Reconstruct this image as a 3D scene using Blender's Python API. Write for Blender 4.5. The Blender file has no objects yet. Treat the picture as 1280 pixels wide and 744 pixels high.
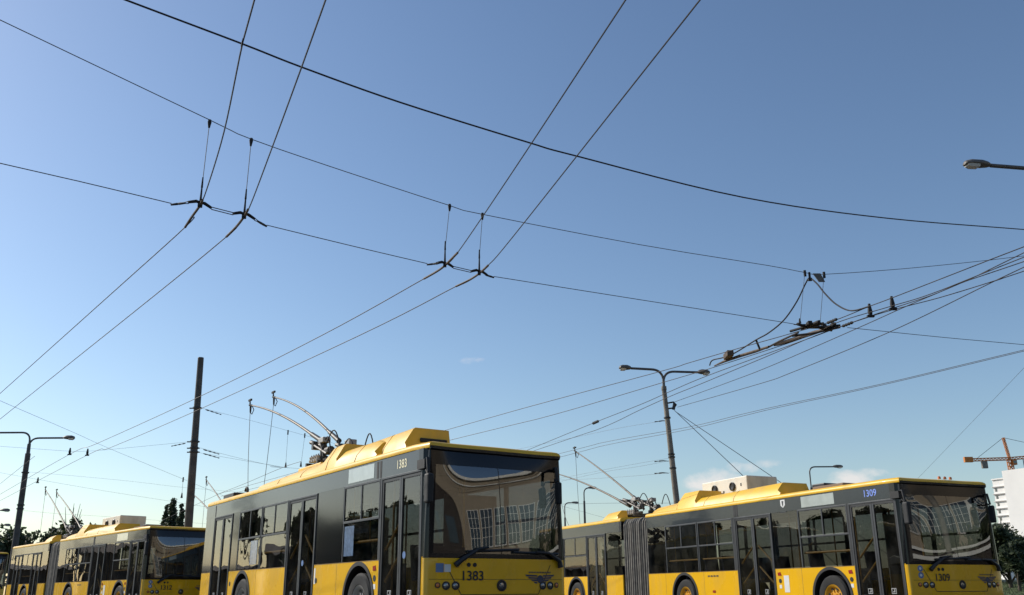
import bpy, bmesh, math, random
from mathutils import Vector, Matrix
R = math.radians
random.seed(7)
scene = bpy.context.scene
COL = scene.collection
PI = math.pi

# ------------------------------------------------------------------ camera
FPX, PITCH, ROLL, CAMZ = 1156.1, R(17.74), R(-0.35), 0.614
fw = Vector((0, math.cos(PITCH), math.sin(PITCH)))
up0 = Vector((0, -math.sin(PITCH), math.cos(PITCH)))
rt0 = Vector((1, 0, 0))
rt = rt0 * math.cos(ROLL) + up0 * math.sin(ROLL)
up = up0 * math.cos(ROLL) - rt0 * math.sin(ROLL)
CAM = Vector((0, 0, CAMZ))
cam_d = bpy.data.cameras.new("camera")
cam = bpy.data.objects.new("camera", cam_d)
COL.objects.link(cam)
cam_d.sensor_width = 36
cam_d.lens = FPX / 1280 * 36
cam_d.clip_end = 5000
cam_d.clip_start = 0.05
cam.matrix_world = Matrix(((rt.x, up.x, -fw.x, CAM.x), (rt.y, up.y, -fw.y, CAM.y), (rt.z, up.z, -fw.z, CAM.z), (0, 0, 0, 1)))
scene.camera = cam

# survey helpers: a direction measured in the photograph met with a real height / distance / vertical plane
def ray(px, py): return fw + rt * ((px - 640) / FPX) - up * ((py - 372) / FPX)
def az(px, py, z): d = ray(px, py); return CAM + d * ((z - CAMZ) / d.z)
def ay(px, py, y): d = ray(px, py); return CAM + d * (y / d.y)
def apl(px, py, p, q):
    n = Vector((q[1] - p[1], -(q[0] - p[0]), 0)); d = ray(px, py)
    return CAM + d * (n.dot(Vector((p[0], p[1], 0)) - CAM) / n.dot(d))

# ------------------------------------------------------------------ materials
def newmat(name):
    m = bpy.data.materials.new(name); m.use_nodes = True
    return m, m.node_tree.nodes, m.node_tree.links, m.node_tree.nodes["Principled BSDF"]

def mat(name, col, rough=.5, metal=0., coat=0., var=.12, scale=4., bump=0., bscale=30., spec=.5, dirt=None, dirt_amt=.0):
    m, n, l, b = newmat(name)
    b.inputs['Roughness'].default_value = rough
    b.inputs['Metallic'].default_value = metal
    b.inputs['Coat Weight'].default_value = coat
    b.inputs['Coat Roughness'].default_value = .04
    b.inputs['Specular IOR Level'].default_value = spec
    tc = n.new('ShaderNodeTexCoord')
    ns = n.new('ShaderNodeTexNoise'); ns.inputs['Scale'].default_value = scale; ns.inputs['Detail'].default_value = 5
    l.new(tc.outputs['Object'], ns.inputs['Vector'])
    mr = n.new('ShaderNodeMapRange'); mr.inputs[1].default_value = .3; mr.inputs[2].default_value = .7
    mr.inputs[3].default_value = 1 - var; mr.inputs[4].default_value = 1 + var
    l.new(ns.outputs['Fac'], mr.inputs[0])
    mx = n.new('ShaderNodeMix'); mx.data_type = 'RGBA'; mx.blend_type = 'MULTIPLY'; mx.inputs[0].default_value = 1
    mx.inputs[6].default_value = (*col, 1); l.new(mr.outputs[0], mx.inputs[7])
    out = mx.outputs[2]
    if dirt:
        n2 = n.new('ShaderNodeTexNoise'); n2.inputs['Scale'].default_value = 2.2; n2.inputs['Detail'].default_value = 8
        mp = n.new('ShaderNodeMapping'); mp.inputs['Scale'].default_value = (1, 1, .35)
        l.new(tc.outputs['Object'], mp.inputs[0]); l.new(mp.outputs[0], n2.inputs['Vector'])
        r2 = n.new('ShaderNodeMapRange'); r2.inputs[1].default_value = .5; r2.inputs[2].default_value = .8
        r2.inputs[3].default_value = 0; r2.inputs[4].default_value = dirt_amt
        l.new(n2.outputs['Fac'], r2.inputs[0])
        m2 = n.new('ShaderNodeMix'); m2.data_type = 'RGBA'
        l.new(r2.outputs[0], m2.inputs[0]); l.new(out, m2.inputs[6]); m2.inputs[7].default_value = (*dirt, 1)
        out = m2.outputs[2]
        r3 = n.new('ShaderNodeMapRange'); r3.inputs[3].default_value = rough; r3.inputs[4].default_value = min(1, rough + .35)
        l.new(r2.outputs[0], r3.inputs[0]); l.new(r3.outputs[0], b.inputs['Roughness'])
    l.new(out, b.inputs['Base Color'])
    if bump:
        n3 = n.new('ShaderNodeTexNoise'); n3.inputs['Scale'].default_value = bscale; n3.inputs['Detail'].default_value = 3
        l.new(tc.outputs['Object'], n3.inputs['Vector'])
        bp = n.new('ShaderNodeBump'); bp.inputs['Strength'].default_value = bump; bp.inputs['Distance'].default_value = .02
        l.new(n3.outputs['Fac'], bp.inputs['Height']); l.new(bp.outputs[0], b.inputs['Normal'])
        if coat: l.new(bp.outputs[0], b.inputs['Coat Normal'])
    return m

def glass(name, tint, f0, wav=.012, wscale=1.2, dirt=.02):
    m = bpy.data.materials.new(name); m.use_nodes = True
    n, l = m.node_tree.nodes, m.node_tree.links
    n.remove(n["Principled BSDF"])
    out = n["Material Output"]
    tr = n.new('ShaderNodeBsdfTransparent'); tr.inputs[0].default_value = (*tint, 1)
    gl = n.new('ShaderNodeBsdfGlossy'); gl.inputs['Roughness'].default_value = .0
    ge = n.new('ShaderNodeNewGeometry'); dt = n.new('ShaderNodeVectorMath'); dt.operation = 'DOT_PRODUCT'
    l.new(ge.outputs['Incoming'], dt.inputs[0]); l.new(ge.outputs['Normal'], dt.inputs[1])
    def mt(op, a, b=None):
        q = n.new('ShaderNodeMath'); q.operation = op
        for i, x in enumerate((a, b)):
            if x is None: continue
            if isinstance(x, (int, float)): q.inputs[i].default_value = x
            else: l.new(x, q.inputs[i])
        return q.outputs[0]
    fr = mt('ADD', mt('MULTIPLY', mt('POWER', mt('SUBTRACT', 1.0, mt('ABSOLUTE', dt.outputs['Value'])), 5.0), 1 - f0), f0)
    tc = n.new('ShaderNodeTexCoord')
    ns = n.new('ShaderNodeTexNoise'); ns.inputs['Scale'].default_value = wscale; ns.inputs['Detail'].default_value = 1
    l.new(tc.outputs['Object'], ns.inputs['Vector'])
    bp = n.new('ShaderNodeBump'); bp.inputs['Strength'].default_value = 1; bp.inputs['Distance'].default_value = wav
    l.new(ns.outputs['Fac'], bp.inputs['Height']); l.new(bp.outputs[0], gl.inputs['Normal'])
    mx = n.new('ShaderNodeMixShader'); l.new(fr, mx.inputs[0]); l.new(tr.outputs[0], mx.inputs[1]); l.new(gl.outputs[0], mx.inputs[2])
    df = n.new('ShaderNodeBsdfDiffuse'); df.inputs[0].default_value = (.35, .33, .28, 1)
    n4 = n.new('ShaderNodeTexNoise'); n4.inputs['Scale'].default_value = 2.5; n4.inputs['Detail'].default_value = 6
    l.new(tc.outputs['Object'], n4.inputs['Vector'])
    r4 = n.new('ShaderNodeMapRange'); r4.inputs[1].default_value = .4; r4.inputs[2].default_value = .8; r4.inputs[4].default_value = dirt * 2
    l.new(n4.outputs['Fac'], r4.inputs[0])
    m3 = n.new('ShaderNodeMixShader'); l.new(r4.outputs[0], m3.inputs[0]); l.new(mx.outputs[0], m3.inputs[1]); l.new(df.outputs[0], m3.inputs[2])
    l.new(m3.outputs[0], out.inputs['Surface'])
    return m

M = {}
M['yellow'] = mat('yellow_paint', (.88, .485, .006), .26, coat=.6, var=.05, scale=1.5, bump=.05, bscale=1.2, dirt=(.34, .24, .09), dirt_amt=.30)
M['roofyellow'] = mat('yellow_roof_shell', (.86, .49, .018), .42, coat=.15, var=.06, scale=2, bump=.05, bscale=3, dirt=(.32, .24, .12), dirt_amt=.4)
M['grey'] = mat('dark_gloss_panel', (.009, .016, .026), .14, coat=.3, var=.1, bump=.02, bscale=1.0, spec=.35, dirt=(.04, .045, .05), dirt_amt=.10)
M['black'] = mat('black_gloss', (.006, .007, .009), .12, coat=.12, var=.2, bump=.03, bscale=1.2, spec=.35)
M['frit'] = mat('black_frit_band', (.006, .006, .008), .12, var=.2, spec=.4)
M['seam'] = mat('panel_seam', (.22, .13, .03), .7, var=.2)
M['rubber'] = mat('black_rubber', (.016, .016, .017), .65, var=.25)
M['frame'] = mat('grey_aluminium_frame', (.055, .058, .062), .42, metal=.2, var=.15)
M['blackmetal'] = mat('black_metal', (.02, .02, .022), .45, var=.2)
M['bellows'] = mat('bellows_fabric', (.15, .138, .12), .8, var=.35, scale=6, bump=.3, bscale=40)
M['tyre'] = mat('tyre_rubber', (.018, .018, .018), .8, var=.3, bump=.3, bscale=60)
M['rim'] = mat('steel_rim', (.38, .37, .35), .45, metal=.5, var=.2)
M['rimyellow'] = mat('yellow_rim', (.7, .36, .02), .5, var=.2, dirt=(.15, .1, .06), dirt_amt=.6)
M['glass'] = glass('tinted_side_glass', (.62, .63, .62), .06, .005, 1.3)
M['darkglass'] = glass('dark_side_glass', (.52, .52, .52), .05, .005, 1.3)
M['screen'] = glass('windscreen_glass', (.34, .35, .34), .175, .008, .8)
M['route'] = mat('route_display_glass', (.30, .34, .33), .1, coat=1, var=.15)
M['seat'] = mat('seat_fabric', (.04, .05, .10), .8, var=.25)
M['rail'] = mat('yellow_grab_rail', (.62, .33, .06), .4, var=.1)
M['interior'] = mat('interior_panel', (.30, .29, .27), .6, var=.1)
M['floor'] = mat('interior_floor', (.06, .06, .06), .7, var=.2)
M['dash'] = mat('dashboard_plastic', (.03, .03, .033), .5, var=.2)
M['white'] = mat('white_print', (.75, .75, .73), .5, var=.08)
M['greyprint'] = mat('grey_print', (.36, .36, .35), .6, var=.25, scale=12)
M['cream'] = mat('cream_housing', (.72, .67, .57), .5, var=.08, dirt=(.25, .2, .14), dirt_amt=.5)
M['bluesticker'] = mat('blue_sticker', (.13, .22, .42), .4, var=.15)
M['poster'] = mat('blue_poster', (.10, .16, .27), .25, coat=.6, var=.3, scale=14)
M['bluetext'] = mat('blue_number', (.20, .30, .75), .4, var=.05)
M['creamtext'] = mat('cream_number', (.80, .74, .50), .5, var=.05)
M['emblem'] = mat('slate_emblem', (.045, .05, .09), .5, var=.1)
M['darktext'] = mat('dark_number', (.02, .022, .03), .5, var=.05)
M['red'] = mat('red_reflector', (.35, .03, .02), .25, coat=.8, var=.1)
M['amber'] = mat('amber_lens', (.65, .18, .02), .25, coat=.8, var=.1)
M['lens'] = mat('clear_lens', (.30, .30, .29), .10, coat=1., metal=.7, var=.1)
M['polemetal'] = mat('trolley_pole_tube', (.15, .125, .10), .5, metal=.3, var=.2, scale=8)
M['gear'] = mat('trolley_gear_metal', (.075, .07, .065), .5, metal=.4, var=.4, scale=14)
M['insul'] = mat('grey_insulator', (.45, .43, .40), .4, var=.2)
M['rope'] = mat('pole_rope', (.16, .15, .14), .9, var=.2)
M['wire'] = mat('contact_wire', (.055, .045, .04), .5, metal=.4, var=.3)
M['steel'] = mat('steel_strand', (.12, .125, .135), .55, metal=.4, var=.3)
M['cable'] = mat('black_cable', (.018, .015, .018), .6, var=.3)
M['brownrail'] = mat('rusty_rail', (.10, .07, .05), .7, metal=.2, var=.4, scale=9)
M['ceramic'] = mat('black_insulator', (.013, .012, .012), .75, var=.3)
M['concrete'] = mat('concrete_mast', (.22, .20, .17), .85, var=.3, scale=3, bump=.3, bscale=20, dirt=(.10, .09, .075), dirt_amt=.7)
M['darkmast'] = mat('dark_steel_mast', (.075, .073, .071), .75, var=.35, scale=3, dirt=(.10, .07, .05), dirt_amt=.6)
M['lamp'] = mat('lamp_housing', (.13, .12, .11), .55, metal=.3, var=.25)
M['lamparm'] = mat('lamp_arm_tube', (.10, .095, .09), .5, metal=.3, var=.2)
M['lampglass'] = mat('lamp_lens', (.62, .62, .58), .15, coat=.8, var=.1)
M['leafdark'] = None
M['bark'] = mat('bark', (.07, .055, .04), .9, var=.3, scale=10)
M['tower'] = mat('white_render', (.78, .76, .72), .8, var=.05, scale=.1)
M['towershade'] = mat('balcony_shade_strip', (.42, .40, .38), .8, var=.1, scale=.3)  # darker wall tone, carries the shade below the slabs
M['window'] = mat('window_glass', (.03, .04, .05), .08, coat=1, var=.2, scale=.5)
M['crane'] = mat('orange_crane_paint', (.55, .19, .035), .6, var=.2, scale=1)
M['facade'] = mat('tan_facade', (.32, .26, .185), .85, var=.1, scale=.6, bump=.2, bscale=3)
M['cornice'] = mat('white_cornice', (.74, .72, .66), .8, var=.08)
M['shed'] = mat('brown_shed', (.20, .14, .10), .85, var=.2, scale=.6)
M['backdropwall'] = mat('dark_brown_brick', (.045, .034, .027), .85, var=.3, scale=.8)
M['shedroof'] = mat('shed_roof', (.10, .07, .06), .85, var=.2, scale=.6)
M['blue'] = mat('blue_panel', (.02, .12, .50), .5, var=.1)
M['asphalt'] = mat('asphalt', (.055, .054, .052), .9, var=.3, scale=.8, bump=.4, bscale=30)
M['pale'] = mat('pale_concrete', (.46, .44, .40), .85, var=.15, scale=1)
M['grass'] = mat('grass', (.075, .105, .035), .95, var=.45, scale=2.5, bump=.8, bscale=8)

def leafmat(name, c1, c2):
    m, n, l, b = newmat(name)
    tc = n.new('ShaderNodeTexCoord'); ns = n.new('ShaderNodeTexNoise'); ns.inputs['Scale'].default_value = .9; ns.inputs['Detail'].default_value = 4
    l.new(tc.outputs['Object'], ns.inputs['Vector'])
    cr = n.new('ShaderNodeValToRGB'); cr.color_ramp.elements[0].position = .35; cr.color_ramp.elements[1].position = .68
    cr.color_ramp.elements[0].color = (*c1, 1); cr.color_ramp.elements[1].color = (*c2, 1)
    l.new(ns.outputs['Fac'], cr.inputs[0]); l.new(cr.outputs[0], b.inputs['Base Color'])
    b.inputs['Roughness'].default_value = .7
    tl = n.new('ShaderNodeBsdfTranslucent'); l.new(cr.outputs[0], tl.inputs[0])
    mx = n.new('ShaderNodeMixShader'); mx.inputs[0].default_value = .28
    l.new(b.outputs[0], mx.inputs[1]); l.new(tl.outputs[0], mx.inputs[2]); l.new(mx.outputs[0], n["Material Output"].inputs['Surface'])
    return m
M['leafdark'] = leafmat('dark_leaves', (.022, .036, .016), (.075, .095, .035))
M['leafmid'] = leafmat('olive_leaves', (.030, .042, .018), (.085, .10, .035))

# ------------------------------------------------------------------ mesh builder
class MB:
    def __init__(s): s.v = []; s.f = []
    def box(s, x0, x1, y0, y1, z0, z1):
        k = len(s.v)
        s.v += [(x, y, z) for x in (x0, x1) for y in (y0, y1) for z in (z0, z1)]
        s.f += [tuple(k + i for i in q) for q in ((0, 1, 3, 2), (4, 6, 7, 5), (0, 4, 5, 1), (2, 3, 7, 6), (0, 2, 6, 4), (1, 5, 7, 3))]
        return s
    def prism(s, poly, axis, a0, a1):
        k = len(s.v); n = len(poly)
        for a in (a0, a1):
            for p, q in poly:
                s.v.append({'x': (a, p, q), 'y': (p, a, q), 'z': (p, q, a)}[axis])
        s.f.append(tuple(k + i for i in range(n))); s.f.append(tuple(k + n + i for i in reversed(range(n))))
        for i in range(n):
            j = (i + 1) % n; s.f.append((k + i, k + n + i, k + n + j, k + j))
        return s
    def tube(s, pts, r, n=8, caps=True):
        pts = [Vector(p) for p in pts]; m = len(pts)
        rr = r if isinstance(r, (list, tuple)) else [r] * m
        t0 = (pts[1] - pts[0]).normalized()
        a = Vector((0, 0, 1)) if abs(t0.z) < .9 else Vector((1, 0, 0))
        u = t0.cross(a).normalized(); k = len(s.v)
        for i in range(m):
            t = (pts[min(i + 1, m - 1)] - pts[max(i - 1, 0)]).normalized()
            u = (u - t * u.dot(t)).normalized(); w = t.cross(u)
            for j in range(n):
                c = 2 * PI * j / n
                s.v.append(tuple(pts[i] + (u * math.cos(c) + w * math.sin(c)) * rr[i]))
        for i in range(m - 1):
            for j in range(n):
                j2 = (j + 1) % n
                s.f.append((k + i * n + j, k + i * n + j2, k + (i + 1) * n + j2, k + (i + 1) * n + j))
        if caps:
            s.f.append(tuple(k + j for j in reversed(range(n)))); s.f.append(tuple(k + (m - 1) * n + j for j in range(n)))
        return s
    def rings(s, rings, caps=True):
        k = len(s.v); n = len(rings[0])
        for r in rings: s.v += [tuple(p) for p in r]
        for i in range(len(rings) - 1):
            for j in range(n):
                j2 = (j + 1) % n
                s.f.append((k + i * n + j, k + i * n + j2, k + (i + 1) * n + j2, k + (i + 1) * n + j))
        if caps:
            s.f.append(tuple(k + j for j in reversed(range(n)))); s.f.append(tuple(k + (len(rings) - 1) * n + j for j in range(n)))
        return s
    def lathe(s, c, axis, prof, n=24, caps=True):
        # prof: list of (offset along axis, radius)
        c = Vector(c); ax = Vector(axis).normalized()
        a = Vector((0, 0, 1)) if abs(ax.z) < .9 else Vector((1, 0, 0))
        u = ax.cross(a).normalized(); w = ax.cross(u)
        rg = []
        for o, r in prof:
            r = max(r, 1e-4)
            rg.append([c + ax * o + (u * math.cos(2 * PI * j / n) + w * math.sin(2 * PI * j / n)) * r for j in range(n)])
        return s.rings(rg, caps)
    def grid(s, fn, us, vs):
        k = len(s.v); n = len(vs)
        for a in us:
            for b in vs: s.v.append(tuple(fn(a, b)))
        for i in range(len(us) - 1):
            for j in range(n - 1):
                s.f.append((k + i * n + j, k + i * n + j + 1, k + (i + 1) * n + j + 1, k + (i + 1) * n + j))
        return s
    def obj(s, name, m, parent=None, smooth=False, bevel=0., recalc=True):
        me = bpy.data.meshes.new(name); me.from_pydata(s.v, [], s.f)
        if recalc:
            bm = bmesh.new(); bm.from_mesh(me); bmesh.ops.recalc_face_normals(bm, faces=bm.faces); bm.to_mesh(me); bm.free()
        me.materials.append(M[m] if isinstance(m, str) else m)
        if smooth:
            for p in me.polygons: p.use_smooth = True
            try: me.set_sharp_from_angle(angle=R(40))
            except Exception: pass
        o = bpy.data.objects.new(name, me); COL.objects.link(o)
        if parent: o.parent = parent
        if bevel:
            md = o.modifiers.new('bevel', 'BEVEL'); md.width = bevel; md.segments = 2; md.limit_method = 'ANGLE'; md.angle_limit = R(40)
        return o

def tag(o, label, cat, group=None, kind=None):
    o['label'] = label; o['category'] = cat
    if group: o['group'] = group
    if kind: o['kind'] = kind
    return o
def empty(name, loc=(0, 0, 0), rz=0, parent=None):
    o = bpy.data.objects.new(name, None); COL.objects.link(o); o.location = loc; o.rotation_euler = (0, 0, rz); o.empty_display_size = .2
    if parent: o.parent = parent
    return o
def copy_tree(o, parent=None):
    c = o.copy(); COL.objects.link(c)
    if parent: c.parent = parent
    for ch in list(o.children): copy_tree(ch, c)
    return c
def text_mb(txt, size, bold=.0):
    cu = bpy.data.curves.new('number_curve', 'FONT'); cu.body = txt; cu.size = size; cu.offset = bold
    cu.align_x = 'CENTER'; cu.align_y = 'CENTER'
    o = bpy.data.objects.new('number_tmp', cu); COL.objects.link(o)
    dg = bpy.context.evaluated_depsgraph_get(); me = o.evaluated_get(dg).to_mesh()
    v = [tuple(p.co) for p in me.vertices]; f = [tuple(p.vertices) for p in me.polygons]
    o.evaluated_get(dg).to_mesh_clear(); bpy.data.objects.remove(o); bpy.data.curves.remove(cu)
    return v, f

# ------------------------------------------------------------------ trolleybus
ZB, ZC, ZR = 1.145, 2.45, 2.765      # belt, bottom of cantrail, underside of roof lip
def bulge(u):
    u = min(1, abs(u)); return .09 * u * u + .08 * (1 - (1 - u ** 6) ** (1 / 6))
def lean(z):
    t = max(0, (z - 1.2) / 1.5); return .04 * t + .10 * t ** 3
def F(u, z): return bulge(u) + lean(z) * (1 - u ** 4)
def ulist(a, b, n):
    return [math.sin(math.asin(a) + (math.asin(b) - math.asin(a)) * i / n) for i in range(n + 1)]
def frange(a, b, n): return [a + (b - a) * i / n for i in range(n + 1)]
def TX(z): return 1 - .042 * max(0, min(1, (z - 1.15) / 1.6))
def FP(u, z, off=0.): return (1.25 * u * TX(z), F(u, z) - off, z)

def arch_panel(mb, x0, x1, y0, y1, z0, z1, wy=None, wr=.60, wz=.5):
    poly = [(y0, z0)]
    if wy is not None:
        dy = math.sqrt(wr * wr - (wz - z0) ** 2); a0 = math.asin((z0 - wz) / wr)
        poly += [(wy - wr * math.cos(a), wz + wr * math.sin(a)) for a in frange(a0, PI - a0, 22)]
    poly += [(y1, z0), (y1, z1), (y0, z1)]
    mb.prism(poly, 'x', x0, x1)

def rect_frame(mb, x0, x1, y0, y1, z0, z1, w):
    mb.box(x0, x1, y0, y0 + w, z0, z1); mb.box(x0, x1, y1 - w, y1, z0, z1)
    mb.box(x0, x1, y0 + w, y1 - w, z0, z0 + w); mb.box(x0, x1, y0 + w, y1 - w, z1 - w, z1)

def add_door(root, y0, y1, rails=(True, True), sticker=False):
    f = MB(); rect_frame(f, -1.262, -1.19, y0, y1, .30, ZC, .035); f.obj('door_frame', 'frame', root, bevel=.004)
    ym = (y0 + y1) / 2
    for k, (a, b) in enumerate(((y0 + .04, ym - .006), (ym + .006, y1 - .04))):
        lf = MB(); rect_frame(lf, -1.252, -1.215, a, b, .33, ZC - .04, .048); o = lf.obj('door_leaf', 'blackmetal', root, bevel=.004)
        MB().box(-1.238, -1.232, a + .045, b - .045, .37, ZC - .085).obj('door_glass', 'glass', o)
        MB().box(-1.256, -1.250, (b - .048 if k == 0 else a), (b if k == 0 else a + .048), .36, ZC - .06).obj('door_seal', 'frame', o)
        if rails[k]:
            g = MB(); s = 1 if k == 0 else -1
            m = (a + b) / 2; h = (b - a) / 2 - .08
            for zt in (1.72, 1.22):
                g.tube([(-1.19, m + s * h * -1, zt - .42), (-1.19, m + s * h, zt)], .023, 8)
            g.obj('grab_rail', 'rail', o, smooth=True)
        st = MB(); m = (a + b) / 2
        rect_frame(st, -1.2425, -1.2395, m - .065, m + .065, .56, .67, .014)
        st.prism([(m - .03, .59), (m + .03, .59), (m + .03, .61), (m - .005, .61), (m - .005, .65), (m - .03, .65)], 'x', -1.2425, -1.2395); st.obj('door_sticker', 'greyprint', o)
        if sticker and k == 0:
            MB().lathe((-1.2405, b - .13, 1.19), (-1, 0, 0), [(0, 0), (0, .055), (.002, .055), (.002, 0)], 18).obj('round_sticker', 'bluesticker', o)

def add_window(root, y0, y1, rail=True, poster=None):
    g = MB(); g.box(-1.238, -1.232, y0 + .03, y1 - .03, ZB + .02, 1.80); g.box(-1.238, -1.232, y0 + .03, y1 - .03, 1.86, ZC - .03)
    w = g.obj('window', 'glass', root)
    f = MB(); rect_frame(f, -1.252, -1.20, y0, y1, 1.80, ZC, .04); ym = (y0 + y1) / 2
    f.box(-1.249, -1.205, ym - .02, ym + .02, 1.84, ZC - .04)
    f.box(-1.245, -1.20, y0, y0 + .035, ZB, 1.80); f.box(-1.245, -1.20, y1 - .035, y1, ZB, 1.80)
    f.obj('window_frame', 'frame', w, bevel=.004)
    if rail:
        MB().tube([(-1.17, y0 + .05, 1.47), (-1.17, y1 - .05, 1.47)], .024, 8).obj('window_rail', 'rail', w, smooth=True)
    if poster:
        MB().box(-1.243, -1.2395, poster[0], poster[1], ZB + .1, 1.75).obj('poster', 'poster', w)

def add_wheel(root, x, y, rimmat):
    e = empty('wheel', (x, y, .48), 0, root); s = -1 if x < 0 else 1
    prof = [(-.13, .29), (-.14, .36), (-.135, .44), (-.10, .475), (.10, .475), (.135, .44), (.14, .36), (.13, .29)]
    MB().lathe((0, 0, 0), (s, 0, 0), prof, 40, False).obj('tyre', 'tyre', e, smooth=True)
    r = MB().lathe((0, 0, 0), (s, 0, 0), [(.02, .0), (.09, .0), (.09, .085), (.05, .10), (.045, .20), (.105, .24), (.125, .285), (.06, .292), (.02, .29)], 32)
    for k in range(10):
        a = 2 * PI * k / 10
        r.lathe((s * .04, .145 * math.cos(a), .145 * math.sin(a)), (s, 0, 0), [(0, .02), (.035, .018), (.035, 0)], 8)
    r.obj('rim', rimmat, e, smooth=True)
    hl = MB()
    for k in range(8):
        a = 2 * PI * (k + .5) / 8
        hl.lathe((s * .066, .195 * math.cos(a), .195 * math.sin(a)), (s, 0, 0), [(0, .028), (.008, .028), (.008, 0)], 12)
    hl.obj('rim_hole', 'rubber', e)
    if x < 0:
        t = MB(); n = 24
        for k in range(n):
            a0 = PI * (-.02 + 1.04 * k / n); a1 = PI * (-.02 + 1.04 * (k + 1) / n)
            q = [(y + c * math.cos(a), .5 + c * math.sin(a)) for c, a in ((.575, a0), (.64, a0), (.64, a1), (.575, a1))]
            t.prism(q, 'x', -1.262, -1.18)
        t.obj('wheel_arch', 'rubber', root)
        MB().box(-1.20, -.75, y - .66, y + .66, .36, 1.12).obj('wheel_box', 'rubber', root) if False else None
        b = MB()
        arc = [(y + .60 * math.cos(a), .5 + .60 * math.sin(a)) for a in frange(0, PI, 16)]
        b.grid(lambda p, xx: (xx, p[0], p[1]), arc, [-1.20, -.70]); b.box(-.70, -.68, y - .60, y + .60, .3, 1.1)
        b.obj('wheel_well', 'rubber', root)

def roof_outline(ins, y0, y1, front, rear_round=True):
    W = 1.262 - ins; pts = []
    if front:
        for u in ulist(-1, 1, 24):
            pts.append((W * u * TX(2.75), y0 + F(u, 2.72) - .012 + ins * .9))
        pts = [(-W, y0 + .55)] + pts + [(W, y0 + .55)]
    else:
        pts += [(-W, y0), (W, y0)]
    if rear_round:
        for k in range(5):
            a = PI / 2 * k / 4; pts.append((W - .12 + .12 * math.cos(a), y1 - ins * .6 - .12 + .12 * math.sin(a)))
        for k in range(5):
            a = PI / 2 + PI / 2 * k / 4; pts.append((-W + .12 + .12 * math.cos(a), y1 - ins * .6 - .12 + .12 * math.sin(a)))
    else:
        pts += [(W, y1), (-W, y1)]
    return pts
def add_roof(root, y0, y1, front, rear):
    rg = []
    for z, ins in ((ZR, .03), (ZR, -.004), (2.80, -.012), (2.835, .0), (2.862, .03), (2.878, .09), (2.892, .25), (2.902, .6), (2.906, .95)):
        rg.append([(p[0], p[1], z) for p in roof_outline(ins, y0, y1, front, rear)])
    return MB().rings(rg).obj('roof', 'roofyellow', root, smooth=True)

def add_shell(root, y0, y1, bays, doors, wheels, name):
    """lower skin, cantrails, far side of one section; bays = yellow panels on the door side"""
    for (a, c, w) in bays:
        b = MB(); arch_panel(b, -1.25, -1.21, a, c, .30, ZB, w); so2 = b.obj('side_panel', 'yellow', root)
        for q in ([w - .95, w + .95] if w else []):
            if a + .1 < q < c - .1: MB().box(-1.2515, -1.249, q - .004, q + .004, .32, ZB - .01).obj('panel_joint', 'seam', so2)
        MB().box(-1.2525, -1.249, a + .01, c - .01, ZB - .012, ZB).obj('belt_strip', 'seam', so2)
    fw_ = [w for w in wheels]
    ys = [y0]
    cuts = sorted(fw_)
    prev = y0
    for w in cuts:
        nx = w + .75; b = MB(); arch_panel(b, 1.21, 1.25, prev, min(nx, y1), .30, ZB, w); prev = min(nx, y1); b.obj('side_panel', 'yellow', root)
    if prev < y1: MB().box(1.21, 1.25, prev, y1, .30, ZB).obj('side_panel', 'yellow', root)
    MB().box(-1.25, -1.20, y0, y1, ZC, ZR).obj('cantrail', 'grey', root)
    MB().box(1.20, 1.25, y0, y1, ZC, ZR).obj('cantrail', 'grey', root)
    # far side glazing
    n = max(1, round((y1 - y0) / 1.45)); st = (y1 - y0) / n
    fr = MB(); gl = MB()
    for i in range(n + 1):
        q = y0 + i * st; fr.box(1.205, 1.246, max(y0, q - .05), min(y1, q + .05), ZB, ZC)
    fr.box(1.21, 1.243, y0, y1, 1.80, 1.85)
    gl.box(1.232, 1.238, y0 + .02, y1 - .02, ZB, ZC)
    o = gl.obj('far_glazing', 'darkglass', root); fr.obj('glazing_post', 'blackmetal', o)
    # inside
    MB().box(-1.18, 1.19, y0 + .3, y1 - .02, .33, .37).obj('interior_floor', 'floor', root)
    MB().box(-1.19, 1.19, y0 + .35, y1 - .02, 2.60, 2.64).obj('ceiling_panel', 'interior', root)

def seat_mesh():
    s = MB()
    s.box(-.21, .21, -.21, .21, .44, .50)
    s.prism([(.17, .48), (.24, .48), (.32, 1.10), (.27, 1.12)], 'x', -.21, .21)
    s.box(-.03, .03, -.1, .1, 0, .44)
    return s
SEAT = seat_mesh().obj('passenger_seat', 'seat', None, bevel=.02)
def add_seats(root, spots):
    for (x, y) in spots:
        o = SEAT.copy(); COL.objects.link(o); o.parent = root; o.location = (x, y, .42)
def add_stanchions(root, ys):
    for y in ys:
        for x in (-.55, .55):
            MB().tube([(x, y, .37), (x, y, 2.6)], .018, 8).obj('stanchion', 'rail', root, smooth=True)

def drape(v, cx, cz, off=.005):
    out = []
    for p in v:
        x = cx + p[0]; z = cz + p[1]; u = max(-1, min(1, x / 1.25)); out.append((x, F(u, z) - off, z))
    return out

def front_disc(root, name, m, cx, cz, prof, n=20, parent=None):
    u = cx / 1.25; y = F(u, cz); dx = .01
    sl = (F(u + dx, cz) - F(u - dx, cz)) / (2.5 * dx)
    ax = Vector((sl, -1, 0)).normalized()
    return MB().lathe((cx, y, cz), ax, prof, n).obj(name, m, parent or root, smooth=True)

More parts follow.
